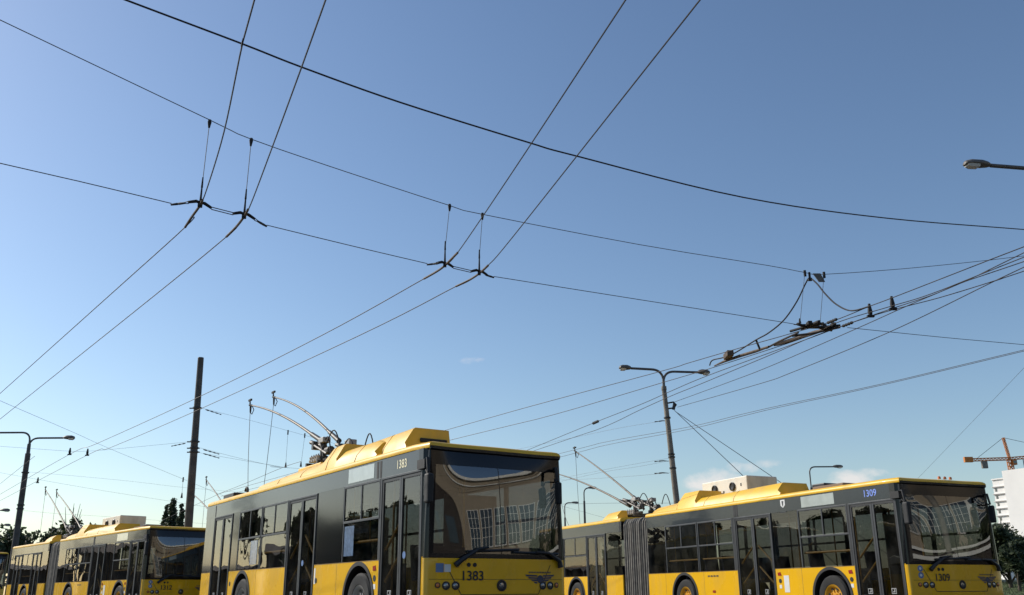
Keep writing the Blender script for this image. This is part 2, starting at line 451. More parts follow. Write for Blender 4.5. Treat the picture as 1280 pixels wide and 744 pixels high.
def add_front(root, number, emblem):
    us = ulist(-1, 1, 40)
    b = MB(); zs = [.30, .34, .6, .66, .70, .9, 1.05, 1.10, 1.125]
    b.grid(lambda u, z: FP(u, z, -.03 if z < .33 else 0), us, zs)
    b.grid(lambda u, z: FP(u * .985, z, -.035), us, [.30, 1.12])
    b.box(-1.25, -1.21, .175, .215, .30, ZB)
    o = b.obj('front_panel', 'yellow', root, smooth=True)
    # panel joints
    j = MB()
    def seam(p, q, w=.006):
        n = 12; k = len(j.v); 
        dx, dz = q[0] - p[0], q[1] - p[1]; L = math.hypot(dx, dz); nx, nz = -dz / L * w, dx / L * w
        for i in range(n + 1):
            t = i / n
            for s in (-1, 1):
                x = p[0] + dx * t + s * nx; z = p[1] + dz * t + s * nz; j.v.append((x, F(x / 1.25, z) - .003, z))
        for i in range(n): j.f.append((k + 2 * i, k + 2 * i + 1, k + 2 * i + 3, k + 2 * i + 2))
    seam((-.93, 1.04), (-.68, .60)); seam((.93, 1.04), (.68, .60)); seam((-.68, .60), (.68, .60)); seam((-1.18, .82), (1.18, .82), .003)
    j.obj('panel_joint', 'rubber', o)
    # windscreen: two panes and black surround of the same curved sheet
    zt = 2.72
    for a, c in ((-.90, -.006), (.006, .90)):
        MB().grid(lambda u, z: FP(u, z), ulist(a, c, 22), frange(1.195, 2.52, 24)).obj('windscreen', 'screen', root, smooth=True)
    s = MB()
    s.grid(lambda u, z: FP(u, z), us, [1.126, 1.16, 1.195]); s.grid(lambda u, z: FP(u, z), us, [2.52, 2.58, 2.64, 2.70, 2.735]); s.grid(lambda u, z: FP(u, 2.735 + (z - 2.735) * .01, .035 * min(1, (z - 2.735) / .02))[:2] + (z,), us, [2.735, 2.755, 2.795, 2.80])
    for a, c in ((-1, -.90), (.90, 1)):
        s.grid(lambda u, z: FP(u, z), ulist(a, c, 10), frange(1.195, 2.52, 24))
    s.grid(lambda u, z: FP(u, z), [-.006, .006], frange(1.195, 2.52, 24))
    for sg, yb in ((-1, .215), (1, .36)):
        s.rings([[(sg * 1.25 * TX(z), .168, z), (sg * 1.25 * (.5 + .5 * TX(z)), .195, z), (sg * 1.25, yb, z), (sg * 1.17, yb, z), (sg * 1.17, .2, z)] for z in (1.126, ZC, ZR)])
    s.box(-1.25, -1.19, .215, .36, ZC + .001, ZR)
    s.obj('windscreen_surround', 'frit', root, smooth=True)
    # destination display behind the top of the glass
    MB().box(-.95, .95, .40, .52, 2.40, 2.68).obj('destination_box', 'dash', root)
    d = MB(); d.prism([(.26, 1.18), (.75, 1.12), (.80, 1.26), (.60, 1.33), (.28, 1.24)], 'x', -1.12, 1.12)
    d.obj('dashboard', 'dash', root, bevel=.02)
    w = MB(); c = Vector((.60, .92, 1.28)); t = Vector((0, .5, .86)).normalized(); e1 = Vector((1, 0, 0)); e2 = t.cross(e1)
    w.tube([c + (e1 * math.cos(2 * PI * k / 20) + e2 * math.sin(2 * PI * k / 20)) * .24 for k in range(21)], .018, 8)
    w.tube([c - e1 * .23, c + e1 * .23], .02, 6); w.tube([c, c - t * .3], .03, 8)
    w.obj('steering_wheel', 'dash', root, smooth=True)
    ds = MB().box(.36, .84, 1.30, 1.75, .75, .90).prism([(1.62, .9), (1.78, .9), (1.88, 1.75), (1.78, 1.78)], 'x', .36, .84); ds.obj('driver_seat', 'seat', root, bevel=.03)
    MB().box(.10, 1.15, 2.02, 2.05, .4, 2.3).obj('cab_partition', 'interior', root)
    for x, y in ((-.35, .55), (-.98, 1.75)): MB().tube([(x, y, .37), (x, y, 2.6)], .02, 8).obj('cab_rail', 'rail', root, smooth=True)
    # wipers
    for (px_, dx, dz) in ((-.52, -.34, -.08), (.95, -.5, -.02)):
        wp = MB(); pts = []
        x0, z0 = px_, 1.215
        if px_ < 0:
            pts = [(-.80, 1.02), (-.70, 1.10), (-.42, 1.26), (-.25, 1.29)]; bl = [(-.60, 1.225), (.30, 1.265)]
        else:
            pts = [(1.12, 1.01), (1.09, 1.11), (.88, 1.22), (.62, 1.235)]; bl = [(1.08, 1.215), (.20, 1.225)]
        wp.tube([(x, F(x / 1.25, z) - .05, z) for x, z in pts], [.045, .038, .026, .016], 8)
        n = 14
        wp.tube([(bl[0][0] + (bl[1][0] - bl[0][0]) * k / n, F((bl[0][0] + (bl[1][0] - bl[0][0]) * k / n) / 1.25, bl[0][1] + (bl[1][1] - bl[0][1]) * k / n) - .03, bl[0][1] + (bl[1][1] - bl[0][1]) * k / n) for k in range(n + 1)], .022, 6)
        wp.obj('wiper', 'blackmetal', root, smooth=True)
    # headlights
    for s in (-1, 1):
        for x in (.77, .92):
            h = front_disc(root, 'headlight', 'blackmetal', s * x, .73, [(-.02, 0), (-.02, .062), (.012, .062), (.014, .046), (.004, .043), (.004, 0)])
            front_disc(root, 'headlight_lens', 'lens', s * x, .73, [(.003, .043), (.014, .028), (.017, 0)], 18, h)
        h = front_disc(root, 'indicator', 'blackmetal', s * 1.05, .735, [(-.02, 0), (-.02, .042), (.01, .042), (.01, 0)])
        front_disc(root, 'indicator_lens', 'amber', s * 1.05, .735, [(.009, .030), (.016, .016), (.018, 0)], 14, h)
    bdg = front_disc(root, 'badge', 'blackmetal', 0, .73, [(-.01, 0), (-.01, .085), (.012, .085), (.014, .065), (.006, .06), (.006, 0)], 28)
    front_disc(root, 'badge_emblem', 'lens', 0, .73, [(.005, .045), (.012, .02), (.013, 0)], 8, bdg)
    for k in (0, 1):
        front_disc(root, 'washer_cap', 'rubber', -.56 + .10 * k, 1.03, [(0, .032), (.012, .03), (.012, 0)], 14)
    # stickers
    if number == '1383':
        for (x, z, w_, h_, m_) in ((-1.02, .985, .12, .13, 'bluesticker'), (-.90, .98, .10, .11, 'white')):
            g = MB(); g.grid(lambda a, q: (a, F(a / 1.25, q) - .004, q), frange(x - w_ / 2, x + w_ / 2, 4), [z - h_ / 2, z + h_ / 2]); g.obj('front_sticker', m_, root)
    else:
        for z in (1.045, .915):
            h = front_disc(root, 'round_front_sticker', 'bluesticker', -1.0, z, [(.002, .062), (.004, .06), (.004, 0)], 20)
            front_disc(root, 'sticker_figure', 'white', -1.0, z, [(.004, .028), (.006, .026), (.006, 0)], 8, h)
    em = MB()
    def wing(cx, cz, n, L, th, sgn):
        for i in range(n):
            z = cz + .045 - i * th * 1.45; l0 = .055 + .0 * i; l1 = L - i * L * .2
            q = [(cx + sgn * l0, z - th / 2), (cx + sgn * l1, z - th / 2 + .004), (cx + sgn * (l1 + .02), z + th / 2 + .008), (cx + sgn * l0, z + th / 2)]
            k = len(em.v); em.v += [(x, F(x / 1.25, zz) - .005, zz) for x, zz in q]; em.f.append((k, k + 1, k + 2, k + 3))
    wing(emblem, .83, 4, .27, .024, 1); wing(emblem, .83, 4, .27, .024, -1)
    k = len(em.v); ring = [(emblem + .062 * math.cos(2 * PI * i / 16), (.825) + .062 * math.sin(2 * PI * i / 16)) for i in range(16)]
    em.v += [(x, F(x / 1.25, z) - .0055, z) for x, z in ring]; em.f.append(tuple(range(k, k + 16)))
    for i in range(14):
        x0 = emblem - .22 + i * .0315; k = len(em.v)
        em.v += [(x, F(x / 1.25, z) - .005, z) for x, z in ((x0, .915), (x0 + .02, .915), (x0 + .02, .94), (x0, .94))]; em.f.append((k, k + 1, k + 2, k + 3))
    em.obj('winged_emblem', 'emblem', root)
    add_front_number(root, number)
    # mirrors
    for s in (-1, 1):
        mr = MB(); mx = 1.32 if s < 0 else 1.0; hw = .055 if s < 0 else .028
        mr.tube([(s * 1.17, .20, 2.52), (s * min(mx + .03, 1.25), .05, 2.58), (s * mx, -.06, 2.58), (s * mx, -.10, 2.36)], .024, 8)
        mr.tube([(s * 1.17, .20, 2.34), (s * mx, -.02, 2.40), (s * mx, -.08, 2.34)], .014, 8)
        if s < 0: mr.box(-1.31, -1.22, .06, .30, 2.44, 2.58)
        a = mr.obj('mirror_arm', 'rubber', root, smooth=True)
        hd = MB().box(s * mx - hw, s * mx + hw, -.19, -.05, 1.90 if s < 0 else 1.98, 2.34).obj('mirror_head', 'rubber', root, bevel=.03)
        MB().box(s * mx - hw + .01, s * mx + hw - .01, -.047, -.045, 2.02, 2.29).obj('mirror_glass', 'lens', hd)

def add_front_number(root, number, m='darktext'):
    v, f = text_mb(number, .195, .003); t = MB(); t.v = drape(v, -.50, .865, .009); t.f = f
    return t.obj('front_number', m, root, recalc=False)
def add_side_number(root, number, y, z, size, m):
    v, f = text_mb(number, size, .003); t = MB(); t.v = [(-1.2535, y - p[0], z + p[1]) for p in v]; t.f = f
    return t.obj('side_number', m, root, recalc=False)

def add_side_bits(root, y, kind=0):
    """small lamps and caps beside a wheel arch"""
    MB().prism([(y - .06, .98), (y + .06, .98), (y + .07, 1.05), (y - .03, 1.06)], 'x', -1.258, -1.245).obj('side_lamp', 'red', root)
    MB().lathe((-1.25, y, .86), (-1, 0, 0), [(0, .05), (.006, .05), (.006, 0)], 16).obj('filler_cap', 'blackmetal', root)
    MB().box(-1.2535, -1.2495, y - .045, y + .04, .69, .77).obj('notice', 'white', root)

def sweep_fairing(root, prof, xo, xi, name='roof_fairing'):
    """prof: (y, ztop) along the bus; slanted outer face, level top, vertical inner face"""
    rg = []
    for (y, z) in prof:
        h = z - 2.90
        rg.append([(xo, y, 2.86), (xo + .05, y, 2.90 + h * .35), (xo + .20, y, 2.90 + h * .92), (xo + .24, y, z), (xi, y, z + .0), (xi, y, 2.88)])
    fo = MB().rings(rg).obj(name, 'roofyellow', root, smooth=True)
    ya, yb = prof[0][0], prof[-1][0]
    def top(y):
        for (p, q), (p2, q2) in zip(prof, prof[1:]):
            if p >= y >= p2: return q + (q2 - q) * (p - y) / max(1e-6, p - p2)
        return prof[-1][1]
    y = ya - 1.35
    while y > yb + .6:
        rr = []
        for yy in (y, y - .014):
            h = top(yy) - 2.90; o = .004
            rr.append([(xo - o, yy, 2.88), (xo + .05 - o, yy, 2.90 + h * .35 + o), (xo + .20 - o, yy, 2.90 + h * .92 + o), (xo + .24, yy, top(yy) + o), (xi, yy, top(yy) + o), (xi - .01, yy, 2.9)])
        MB().rings(rr).obj('fairing_joint', 'seam', fo)
        y -= 1.35
    return fo

def add_trolley_gear(root, base, z0):
    """frame, springs, insulators and cable loops of the current collectors; base = (x, y)"""
    bx, by = base
    g = MB()
    g.box(bx - .55, bx + .55, by - .35, by - .28, z0, z0 + .08); g.box(bx - .55, bx + .55, by + .28, by + .35, z0, z0 + .08)
    for s in (-1, 1):
        x = bx + s * .30
        g.box(x - .05, x + .05, by - .40, by + .40, z0 + .08, z0 + .15)
        g.lathe((x, by, z0 + .1), (0, 0, 1), [(0, .12), (.12, .11), (.14, .07), (.42, .06), (.42, 0)], 14)
        g.tube([(x - .08, by - .42, z0 + .22), (x - .08, by + .35, z0 + .50)], .035, 8); g.tube([(x + .08, by - .42, z0 + .22), (x + .08, by + .35, z0 + .50)], .035, 8)
        g.box(x - .12, x + .12, by + .30, by + .40, z0 + .40, z0 + .58); g.tube([(x, by - .1, z0 + .42), (x, by + .75, z0 + .62)], .05, 8)
        g.lathe((x, by - .45, z0 + .3), (0, 1, 0), [(0, .09), (.2, .09), (.2, 0)], 10)
    b = g.obj('collector_base', 'gear', root, smooth=True)
    for s in (-1, 1):
        for k in range(4): MB().lathe((bx + s * .48, by - .2 + .13 * k, z0 + .08), (0, 0, 1), [(0, .05), (.05, .055), (.06, .035), (.11, .05), (.12, .03), (.17, 0)], 10).obj('insulator', 'insul', b, smooth=True)
        MB().box(bx + s * .30 - .09, bx + s * .30 + .09, by - .18, by + .10, z0 + .50, z0 + .62).obj('switch_box', 'insul', b, bevel=.015)
    c = MB(); rnd = random.Random(3)
    for s in (-1, 1):
        x = bx + s * .30
        for k in range(3):
            a = Vector((x + rnd.uniform(-.2, .2), by - .3 - .3 * k, z0 + .15)); e = a + Vector((rnd.uniform(-.15, .15), .55, .25)); h = .22 + .10 * k
            c.tube([a + (e - a) * (t / 10) + Vector((0, 0, h * math.sin(PI * t / 10))) for t in range(11)], .014, 6)
    c.obj('cable_loop', 'cable', b, smooth=True)

def add_pole(root, p0, p1, sag, rope_end):
    """p0 socket, p1 collector head, sag = rise of the middle over the straight line"""
    p0, p1 = Vector(p0), Vector(p1); n = 16; d = (p1 - p0); L = d.length
    pts = [p0 + d * (k / n) + Vector((0, 0, sag * 4 * (k / n) * (1 - k / n))) for k in range(n + 1)]
    o = MB().tube(pts, [.036 - .018 * k / n for k in range(n + 1)], 10).obj('trolley_pole', 'polemetal', root, smooth=True)
    MB().tube([p0 - d.normalized() * .25, p0 + (pts[1] - p0) * 1.3], [.06, .05], 10).obj('pole_socket', 'gear', o, smooth=True)
    h = MB(); t = (pts[-1] - pts[-2]).normalized()
    h.tube([p1 - t * .12, p1 + t * .10], .028, 8); h.tube([p1 + t * .06, p1 + t * .10 + Vector((0, 0, .16))], [.022, .016], 8)
    h.box(p1.x - .022, p1.x + .022, p1.y - .03, p1.y + .18, p1.z + .13, p1.z + .18)
    h.tube([p1 - Vector((0, 0, .02)), p1 - Vector((0, .02, .20))], [.03, .022], 8)
    h.tube([p1 - t * .05 + Vector((.02, .0, 0)), p1 + Vector((.05, -.14, -.14)), p1 + Vector((.02, -.10, -.26)), p1 + Vector((0, -.0, -.2))], .012, 6)
    h.obj('collector_head', 'ceramic', o, smooth=True)
    e = Vector(rope_end); a = p1 - Vector((0, 0, .2)); m = 10
    MB().tube([a + (e - a) * (k / m) + Vector((0, 0, -.25 * 4 * (k / m) * (1 - k / m))) for k in range(m + 1)], .0075, 5).obj('pole_rope', 'rope', o)

def add_rear(root, y):
    MB().box(-1.21, 1.21, y - .05, y, .30, ZB).obj('rear_panel', 'yellow', root)
    MB().box(-1.21, 1.21, y - .05, y, ZB, ZR).obj('rear_window', 'black', root)
    yh = y - (1.9 if y < 13 else .6); h = MB(); h.tube([(-.85, yh, 2.88)] + [(-.85, yh + .09 - .09 * math.cos(PI * k / 8), 3.02 + .09 * math.sin(PI * k / 8)) for k in range(9)], .028, 8)
    h.obj('rope_hook', 'rubber', root, smooth=True)

def make_front_common(root, number, emblem): add_front(root, number, emblem)

# ---- 12 metre bus, number 1383
def make_rigid():
    root = empty('trolleybus')
    add_shell(root, .36, 12.0, [(1.67, 4.47, 2.45), (6.01, 9.73, 8.73), (11.22, 12.0, None)], None, [2.45, 8.73], 'body')
    add_front(root, '1383', .72)
    add_door(root, .215, 1.66, (False, True), True); add_door(root, 4.48, 6.0, (True, True), True); add_door(root, 9.74, 11.21, (False, False))
    add_window(root, 1.72, 3.22, True, (2.74, 3.14)); add_window(root, 6.06, 7.62, True); add_window(root, 7.66, 9.22, True, (7.85, 8.3))
    for a, c in ((3.24, 4.46), (9.24, 9.72)): MB().box(-1.246, -1.22, a, c, ZB + .01, ZC).obj('blind_panel', 'black', root)
    MB().box(-1.249, -1.22, 11.23, 11.98, ZB + .01, ZC).obj('rear_quarter', 'grey', root)
    MB().box(-1.247, -1.2, 1.665, 1.718, .3, ZC).obj('pillar', 'blackmetal', root); MB().box(-1.2405, -1.2, 6.0, 6.058, ZB, ZC).obj('pillar', 'blackmetal', root)
    MB().box(-1.2535, -1.2495, 1.98, 3.05, 2.49, 2.735).obj('side_route_display', 'route', root)
    for a, c in ((1.685, 1.755), (1.805, 1.875), (11.16, 11.22)): MB().box(-1.2535, -1.2495, a, c, 2.46, 2.74).obj('gutter_drain', 'rubber', root)
    add_side_number(root, '1383', .95, 2.60, .19, 'creamtext')
    for (x, y) in ((-1.11, 2.45), (1.11, 2.45), (-1.11, 8.73), (1.11, 8.73)): add_wheel(root, x, y, 'rim')
    add_roof(root, 0, 12.0, True, True)
    add_rear(root, 12.0)
    add_side_bits(root, 1.82); MB().lathe((-1.25, 4.34, .86), (-1, 0, 0), [(0, .05), (.006, .05), (.006, 0)], 14).obj('filler_cap', 'blackmetal', root)
    MB().lathe((-1.25, 9.58, .86), (-1, 0, 0), [(0, .05), (.006, .05), (.006, 0)], 14).obj('filler_cap', 'blackmetal', root)
    MB().box(-1.2535, -1.2495, 4.38, 4.44, .80, 1.08).obj('notice', 'white', root)
    sweep_fairing(root, [(8.5, 2.92), (8.46, 3.05), (5.2, 3.13), (4.85, 3.16), (4.55, 3.36), (4.05, 3.37), (4.02, 3.22), (2.55, 3.23), (2.35, 3.17), (2.25, 2.98)], -1.15, -.30)
    sweep_fairing(root, [(3.6, 3.20), (3.0, 3.28), (1.45, 3.31), (1.38, 2.99)], -1.02, -.15, 'fairing_box')
    add = MB(); add.box(-.72, -.22, 1.36, 1.41, 3.06, 3.13); add.obj('intake_slot', 'rubber', root, bevel=.015)
    MB().box(-.95, -.25, 10.9, 11.75, 2.91, 3.06).obj('roof_box', 'blackmetal', root, bevel=.02)
    add_trolley_gear(root, (-.02, 6.75), 3.28)
    MB().box(-.62, .62, 6.1, 7.4, 2.9, 3.28).obj('collector_plinth', 'roofyellow', root, bevel=.03)
    add_pole(root, (-.30, 7.15, 3.93), (-.33, 12.15, 5.53), .13, (-.85, 10.1, 3.10))
    add_pole(root, (.22, 7.45, 4.03), (.25, 12.05, 5.80), .17, (.05, 11.8, 2.98))
    add_seats(root, [(x, y) for y in (3.2, 3.9, 6.6, 7.3, 8.2, 9.1, 10.9) for x in (.75, .98 - .0) if x < .9] + [(-.85, y) for y in (3.1, 3.9, 6.5, 7.3, 8.2, 9.1)])
    add_stanchions(root, (2.3, 4.4, 6.1, 9.6))
    return root

# ---- 18 metre articulated bus
POLES_1309 = (((-.30, 12.9, 3.42), (-.30, 18.2, 5.05), .10, (-.3, 17.2, 3.0)), ((.30, 13.1, 3.55), (.30, 17.72, 5.88), .06, (.2, 17.3, 3.0)))
def make_artic():
    root = empty('trolleybus')
    add_shell(root, .36, 10.1, [(1.61, 4.27, 2.38), (5.76, 10.1, 8.22)], None, [2.38, 8.22], 'front_body')
    add_shell(root, 11.63, 17.8, [(11.63, 12.67, None), (13.99, 15.75, 14.82), (17.01, 17.8, None)], None, [14.82], 'rear_body')
    add_front(root, '1309', .74)
    add_door(root, .215, 1.60, (False, True)); add_door(root, 4.28, 5.75); add_door(root, 12.68, 13.98); add_door(root, 15.76, 17.0)
    add_window(root, 1.66, 3.30); add_window(root, 5.85, 7.45); add_window(root, 7.48, 9.10); add_window(root, 14.02, 15.72)
    for a, c in ((3.32, 4.26), (9.12, 10.08), (11.65, 12.66), (17.02, 17.78)): MB().box(-1.238, -1.232, a, c, ZB + .01, ZC).obj('fixed_window', 'darkglass', root)
    MB().box(-1.247, -1.2, 1.602, 1.658, .3, ZC).obj('pillar', 'blackmetal', root); MB().box(-1.247, -1.2, 5.752, 5.845, ZB, ZC).obj('pillar', 'blackmetal', root)
    MB().box(-1.2535, -1.2495, 2.02, 3.12, 2.49, 2.735).obj('side_route_display', 'route', root)
    for a, c in ((5.575, 5.655), (5.675, 5.755), (11.68, 11.75)): MB().box(-1.2535, -1.2495, a, c, 2.46, 2.76).obj('gutter_drain', 'rubber', root)
    for (x, y) in ((-1.11, 2.38), (1.11, 2.38), (-1.11, 8.22), (1.11, 8.22), (-1.11, 14.82), (1.11, 14.82)): add_wheel(root, x, y, 'rimyellow')
    add_roof(root, 0, 10.1, True, False); add_roof(root, 11.63, 17.8, False, True)
    add_rear(root, 17.8)
    add_side_bits(root, 1.74); add_side_bits(root, 4.12)
    MB().box(-1.2535, -1.2495, 3.80, 3.98, .60, .98).obj('notice', 'white', root)
    vb = MB()
    for k in range(4): vb.box(-1.2535, -1.2495, 7.0 - .13 * k, 7.09 - .13 * k, 1.0, 1.04)
    vb.obj('side_vent', 'darktext', root)
    MB().box(-1.258, -1.245, 6.78, 6.90, .60, .66).obj('side_lamp', 'red', root)
    sweep_fairing(root, [(9.98, 2.92), (9.90, 3.05), (8.75, 3.11), (8.50, 3.35), (7.75, 3.36), (7.70, 3.14), (4.15, 3.20), (4.05, 2.98)], -1.12, -.18)
    # AC unit
    ac = MB().box(-.13, .88, 6.6, 8.75, 2.90, 3.69).obj('cooling_unit', 'cream', root, bevel=.03)
    for y in (7.25, 8.1):
        MB().lathe((-.13, y, 3.44), (-1, 0, 0), [(-.01, .12), (.04, .12), (.055, .10), (.03, .085), (.02, 0)], 22).obj('fan_cowl', 'blackmetal', ac, smooth=True)
    MB().box(-.134, -.128, 6.85, 6.90, 3.42, 3.5).box(-.134, -.128, 7.66, 7.72, 3.3, 3.36).obj('latch', 'rubber', ac)
    MB().box(-.15, .45, 3.55, 4.0, 2.90, 3.16).obj('roof_box', 'blackmetal', root, bevel=.02)
    MB().box(-.65, .45, 2.35, 3.4, 2.90, 3.02).obj('roof_hatch', 'shed', root, bevel=.03)
    sweep_fairing(root, [(13.15, 2.95), (13.05, 3.12), (12.2, 3.16), (12.15, 2.98)], -1.10, -.7, 'rear_fairing')
    # bellows
    nf = 12; seq = []; rnd_ = random.Random(4); rg = []; pit = 1.49 / nf
    for k in range(nf):
        y = 10.12 + pit * k; dp = rnd_.uniform(.06, .12); cw_ = rnd_.uniform(.03, .06)
        seq += [(y, dp), (y + pit * .5 - cw_ / 2, rnd_.uniform(0, .015)), (y + pit * .5 + cw_ / 2, rnd_.uniform(0, .015))]
    seq.append((11.61, .06))
    for y, e in seq:
        W, Ht, Hb = 1.20 - e, 2.84 - e, .38
        pts = [(-W, y, Hb), (-W, y, Ht - .22)] + [(-W + .22 - .22 * math.cos(a), y, Ht - .22 + .22 * math.sin(a)) for a in (PI / 8, PI / 4, 3 * PI / 8, PI / 2)]
        pts += [(W - .22 + .22 * math.sin(a), y, Ht - .22 + .22 * math.cos(a)) for a in (0, PI / 8, PI / 4, 3 * PI / 8)] + [(W, y, Ht - .22), (W, y, Hb)]
        rg.append(pts)
    MB().rings(rg).obj('bellows', 'bellows', root)
    add_trolley_gear(root, (0, 12.35), 2.98)
    add_seats(root, [(.8, y) for y in (3.0, 3.8, 6.3, 7.1, 7.9, 8.9, 12.4, 14.4, 15.2)] + [(-.85, y) for y in (3.0, 6.4, 7.2, 8.2, 9.2, 14.4, 15.3)])
    add_stanchions(root, (2.3, 4.2, 5.85, 9.7, 14.1))
    return root

def place(root, corner, a):
    """corner = ground point under the front corner on the door side"""
    root.scale = (1.03, 1, 1); k = 1.25 * 1.03
    root.location = (corner[0] + k * math.cos(a), corner[1] + k * math.sin(a), 0); root.rotation_euler = (0, 0, a)
def drop(root, names):
    for ch in list(root.children):
        if ch.name.split('.')[0] in names:
            for c in list(ch.children): bpy.data.objects.remove(c)
            bpy.data.objects.remove(ch)

BUSG = 'yellow trolleybuses parked in the depot yard'
b83 = make_rigid(); place(b83, (-1.265, 14.164), R(33.21))
tag(b83, 'yellow and black single trolleybus numbered 1383, nearest of the parked ones', 'trolleybus', BUSG)
b09 = make_artic()
b12 = copy_tree(b09); far = copy_tree(b09); hid = copy_tree(b09)
for q in POLES_1309: add_pole(b09, *q)
place(b09, (8.002, 19.327), R(23.35))
tag(b09, 'yellow and black articulated trolleybus numbered 1309 with cream cooling unit on its roof', 'trolleybus', BUSG)
add_side_number(b09, '1309', .92, 2.61, .20, 'bluetext')
for k in range(3):
    x = .05 + .16 * k
    MB().lathe((x, F(x / 1.25, 2.72) + .10, 2.895), (0, 0, 1), [(0, .035), (.05, .03), (.065, 0)], 12).obj('roof_marker_lamp', 'amber', b09, smooth=True)
cr = MB(); cr.prism([(3.70, 2.73), (3.86, 2.73), (3.86, 2.60), (3.78, 2.54), (3.70, 2.60)], 'x', -1.2535, -1.2495)
co = cr.obj('crest', 'white', b09)
MB().prism([(3.745, 2.70), (3.815, 2.70), (3.80, 2.60), (3.78, 2.57), (3.76, 2.60)], 'x', -1.2565, -1.2535).obj('crest_figure', 'frame', co)
MB().box(-1.2495, -1.2475, 3.68, 3.9, 2.43, 2.46).obj('name_strip', 'frame', b09)
place(b12, (-12.272, 32.053), R(40.62))
drop(b12, ('front_number',)); add_front_number(b12, '1312')
for q in (((-.30, 12.9, 3.42), (-.30, 17.4, 5.55), .08, (-.3, 17.2, 3.0)), ((.30, 13.0, 3.5), (.30, 17.75, 5.50), .08, (.2, 17.3, 3.0))): add_pole(b12, *q)
tag(b12, 'yellow articulated trolleybus numbered 1312 parked left of the dark mast', 'trolleybus', BUSG)
drop(far, ('front_number',)); drop(hid, ('front_number',))
P = az(11, 691, 2.86); a4 = R(40.6)
place(far, (P.x - 2.5 * math.cos(a4), P.y - 2.5 * math.sin(a4)), a4)
tag(far, 'yellow trolleybus cut off by the left edge of the picture', 'trolleybus', BUSG)
for q in (((-.30, 12.9, 3.42), (-.30, 17.4, 5.4), .08, (-.3, 17.2, 3.0)), ((.30, 13.0, 3.5), (.30, 17.75, 5.4), .08, (.2, 17.3, 3.0))): add_pole(far, *q)
P = az(257, 599, 5.75); a5 = R(33.2)
l5, s5 = 1.55, 17.7
place(hid, (P.x - l5 * math.cos(a5) + s5 * math.sin(a5), P.y - l5 * math.sin(a5) - s5 * math.cos(a5)), a5)
for q in (((-.30, 12.9, 3.42), (-.30, 17.4, 5.0), .08, (-.3, 17.2, 3.0)), ((.30, 13.0, 3.5), (.30, 17.7, 5.7), .08, (.2, 17.3, 3.0))): add_pole(hid, *q)
tag(hid, 'trolleybus hidden behind number 1383, only a collector pole tip showing', 'trolleybus', BUSG)
bpy.data.objects.remove(SEAT)

# ------------------------------------------------------------------ overhead line
def smooth_pts(pts, sub=6):
    pts = [Vector(p) for p in pts]; out = []
    for i in range(len(pts) - 1):
        p0 = pts[max(i - 1, 0)]; p1, p2 = pts[i], pts[i + 1]; p3 = pts[min(i + 2, len(pts) - 1)]
        for k in range(sub):
            t = k / sub
            out.append(.5 * ((2 * p1) + (p2 - p0) * t + (2 * p0 - 5 * p1 + 4 * p2 - p3) * t * t + (3 * p1 - p0 - 3 * p2 + p3) * t ** 3))
    out.append(pts[-1]); return out
def ext(pts, a=0., b=0.):
    pts = [Vector(p) for p in pts]
    if a: pts = [pts[0] + (pts[0] - pts[1]).normalized() * a] + pts
    if b: pts = pts + [pts[-1] + (pts[-1] - pts[-2]).normalized() * b]
    return pts
def wire(name, pts, r, m, label, cat, group, a=0., b=0., sm=True, sub=6):
    pts = ext(pts, a, b)
    if sm: pts = smooth_pts(pts, sub)
    return tag(MB().tube(pts, r, 6).obj(name, m, None, smooth=True), label, cat, group)
def Z(px, z=5.9): return [az(x, y, z) for x, y in px]
CW, SW = 'trolley contact wires', 'cross-span and bearer wires'
RW = .0085
J = [(250, 257), (305, 271), (556, 332), (599, 342)]       # where pairs cross the cross-span
A1 = [(318, 0), (303, 55), (280, 165), (259, 235), (250, 257), (240, 271), (231.5, 284), (135, 371), (0, 492)]
A2 = [(407, 0), (377, 84), (340, 185), (314, 254), (305, 271), (295, 284), (283, 296), (190, 372), (0, 524)]
B1 = [(782, 0), (640, 216), (572, 316), (556, 332), (545, 340), (530, 348.5), (401, 420), (245, 498), (120, 555), (87, 568), (0, 618)]
B2 = [(875, 0), (640, 297.5), (610, 332), (599, 342), (585, 351), (570, 358), (448, 420), (242, 515), (137, 560), (109, 569), (0, 626)]
wire('contact_wire', Z(A1), RW, 'wire', 'outer contact wire of the left pair, leaving the top edge furthest left', 'wire', CW, 9, 20)
wire('contact_wire', Z(A2), RW, 'wire', 'inner contact wire of the left pair, bent at the second hanger', 'wire', CW, 9, 20)
wire('contact_wire', Z(B1), RW, 'wire', 'upper contact wire of the middle pair, passing behind the dark mast top', 'wire', CW, 9, 30)
wire('contact_wire', Z(B2), RW, 'wire', 'lower contact wire of the middle pair, leaving the top edge furthest right', 'wire', CW, 9, 30)

SPAN = [(0, 206), (105, 230), (210, 255), (250, 258), (305, 272), (340, 286), (440, 310), (530, 330), (556, 333), (599, 343), (625, 347), (800, 376), (985, 405), (1020, 410), (1072, 412), (1180, 423), (1280, 432)]
for pts_, lab_, a_, b_ in (([(0, 206), (105, 230), (214, 256)], 'lower cross-span wire from the left edge to the left hanger', 8, 0),
                          ([(333, 283), (440, 309), (534, 331)], 'cross-span wire stretched between the left and the middle hanger', 0, 0),
                          ([(617, 347), (800, 376), (985, 405), (992, 407)], 'cross-span wire from the middle hanger to the wire switch', 0, 0),
                          ([(1060, 411), (1072, 412), (1180, 423), (1280, 432)], 'cross-span wire from the wire switch to the right edge', 0, 8)):
    wire('span_wire', [p + Vector((0, 0, .02)) for p in Z(pts_)], .0065, 'steel', lab_, 'wire', SW, a_, b_, sub=3)
D_ = [(0, 25, 10.4), (260, 149, 12.15), (314, 174, 12.6), (430, 214, 13.6), (562, 257, 14.72), (603, 268, 15.1), (800, 306, 16.9), (960, 332, 18.1), (1005, 340.5, 18.7)]
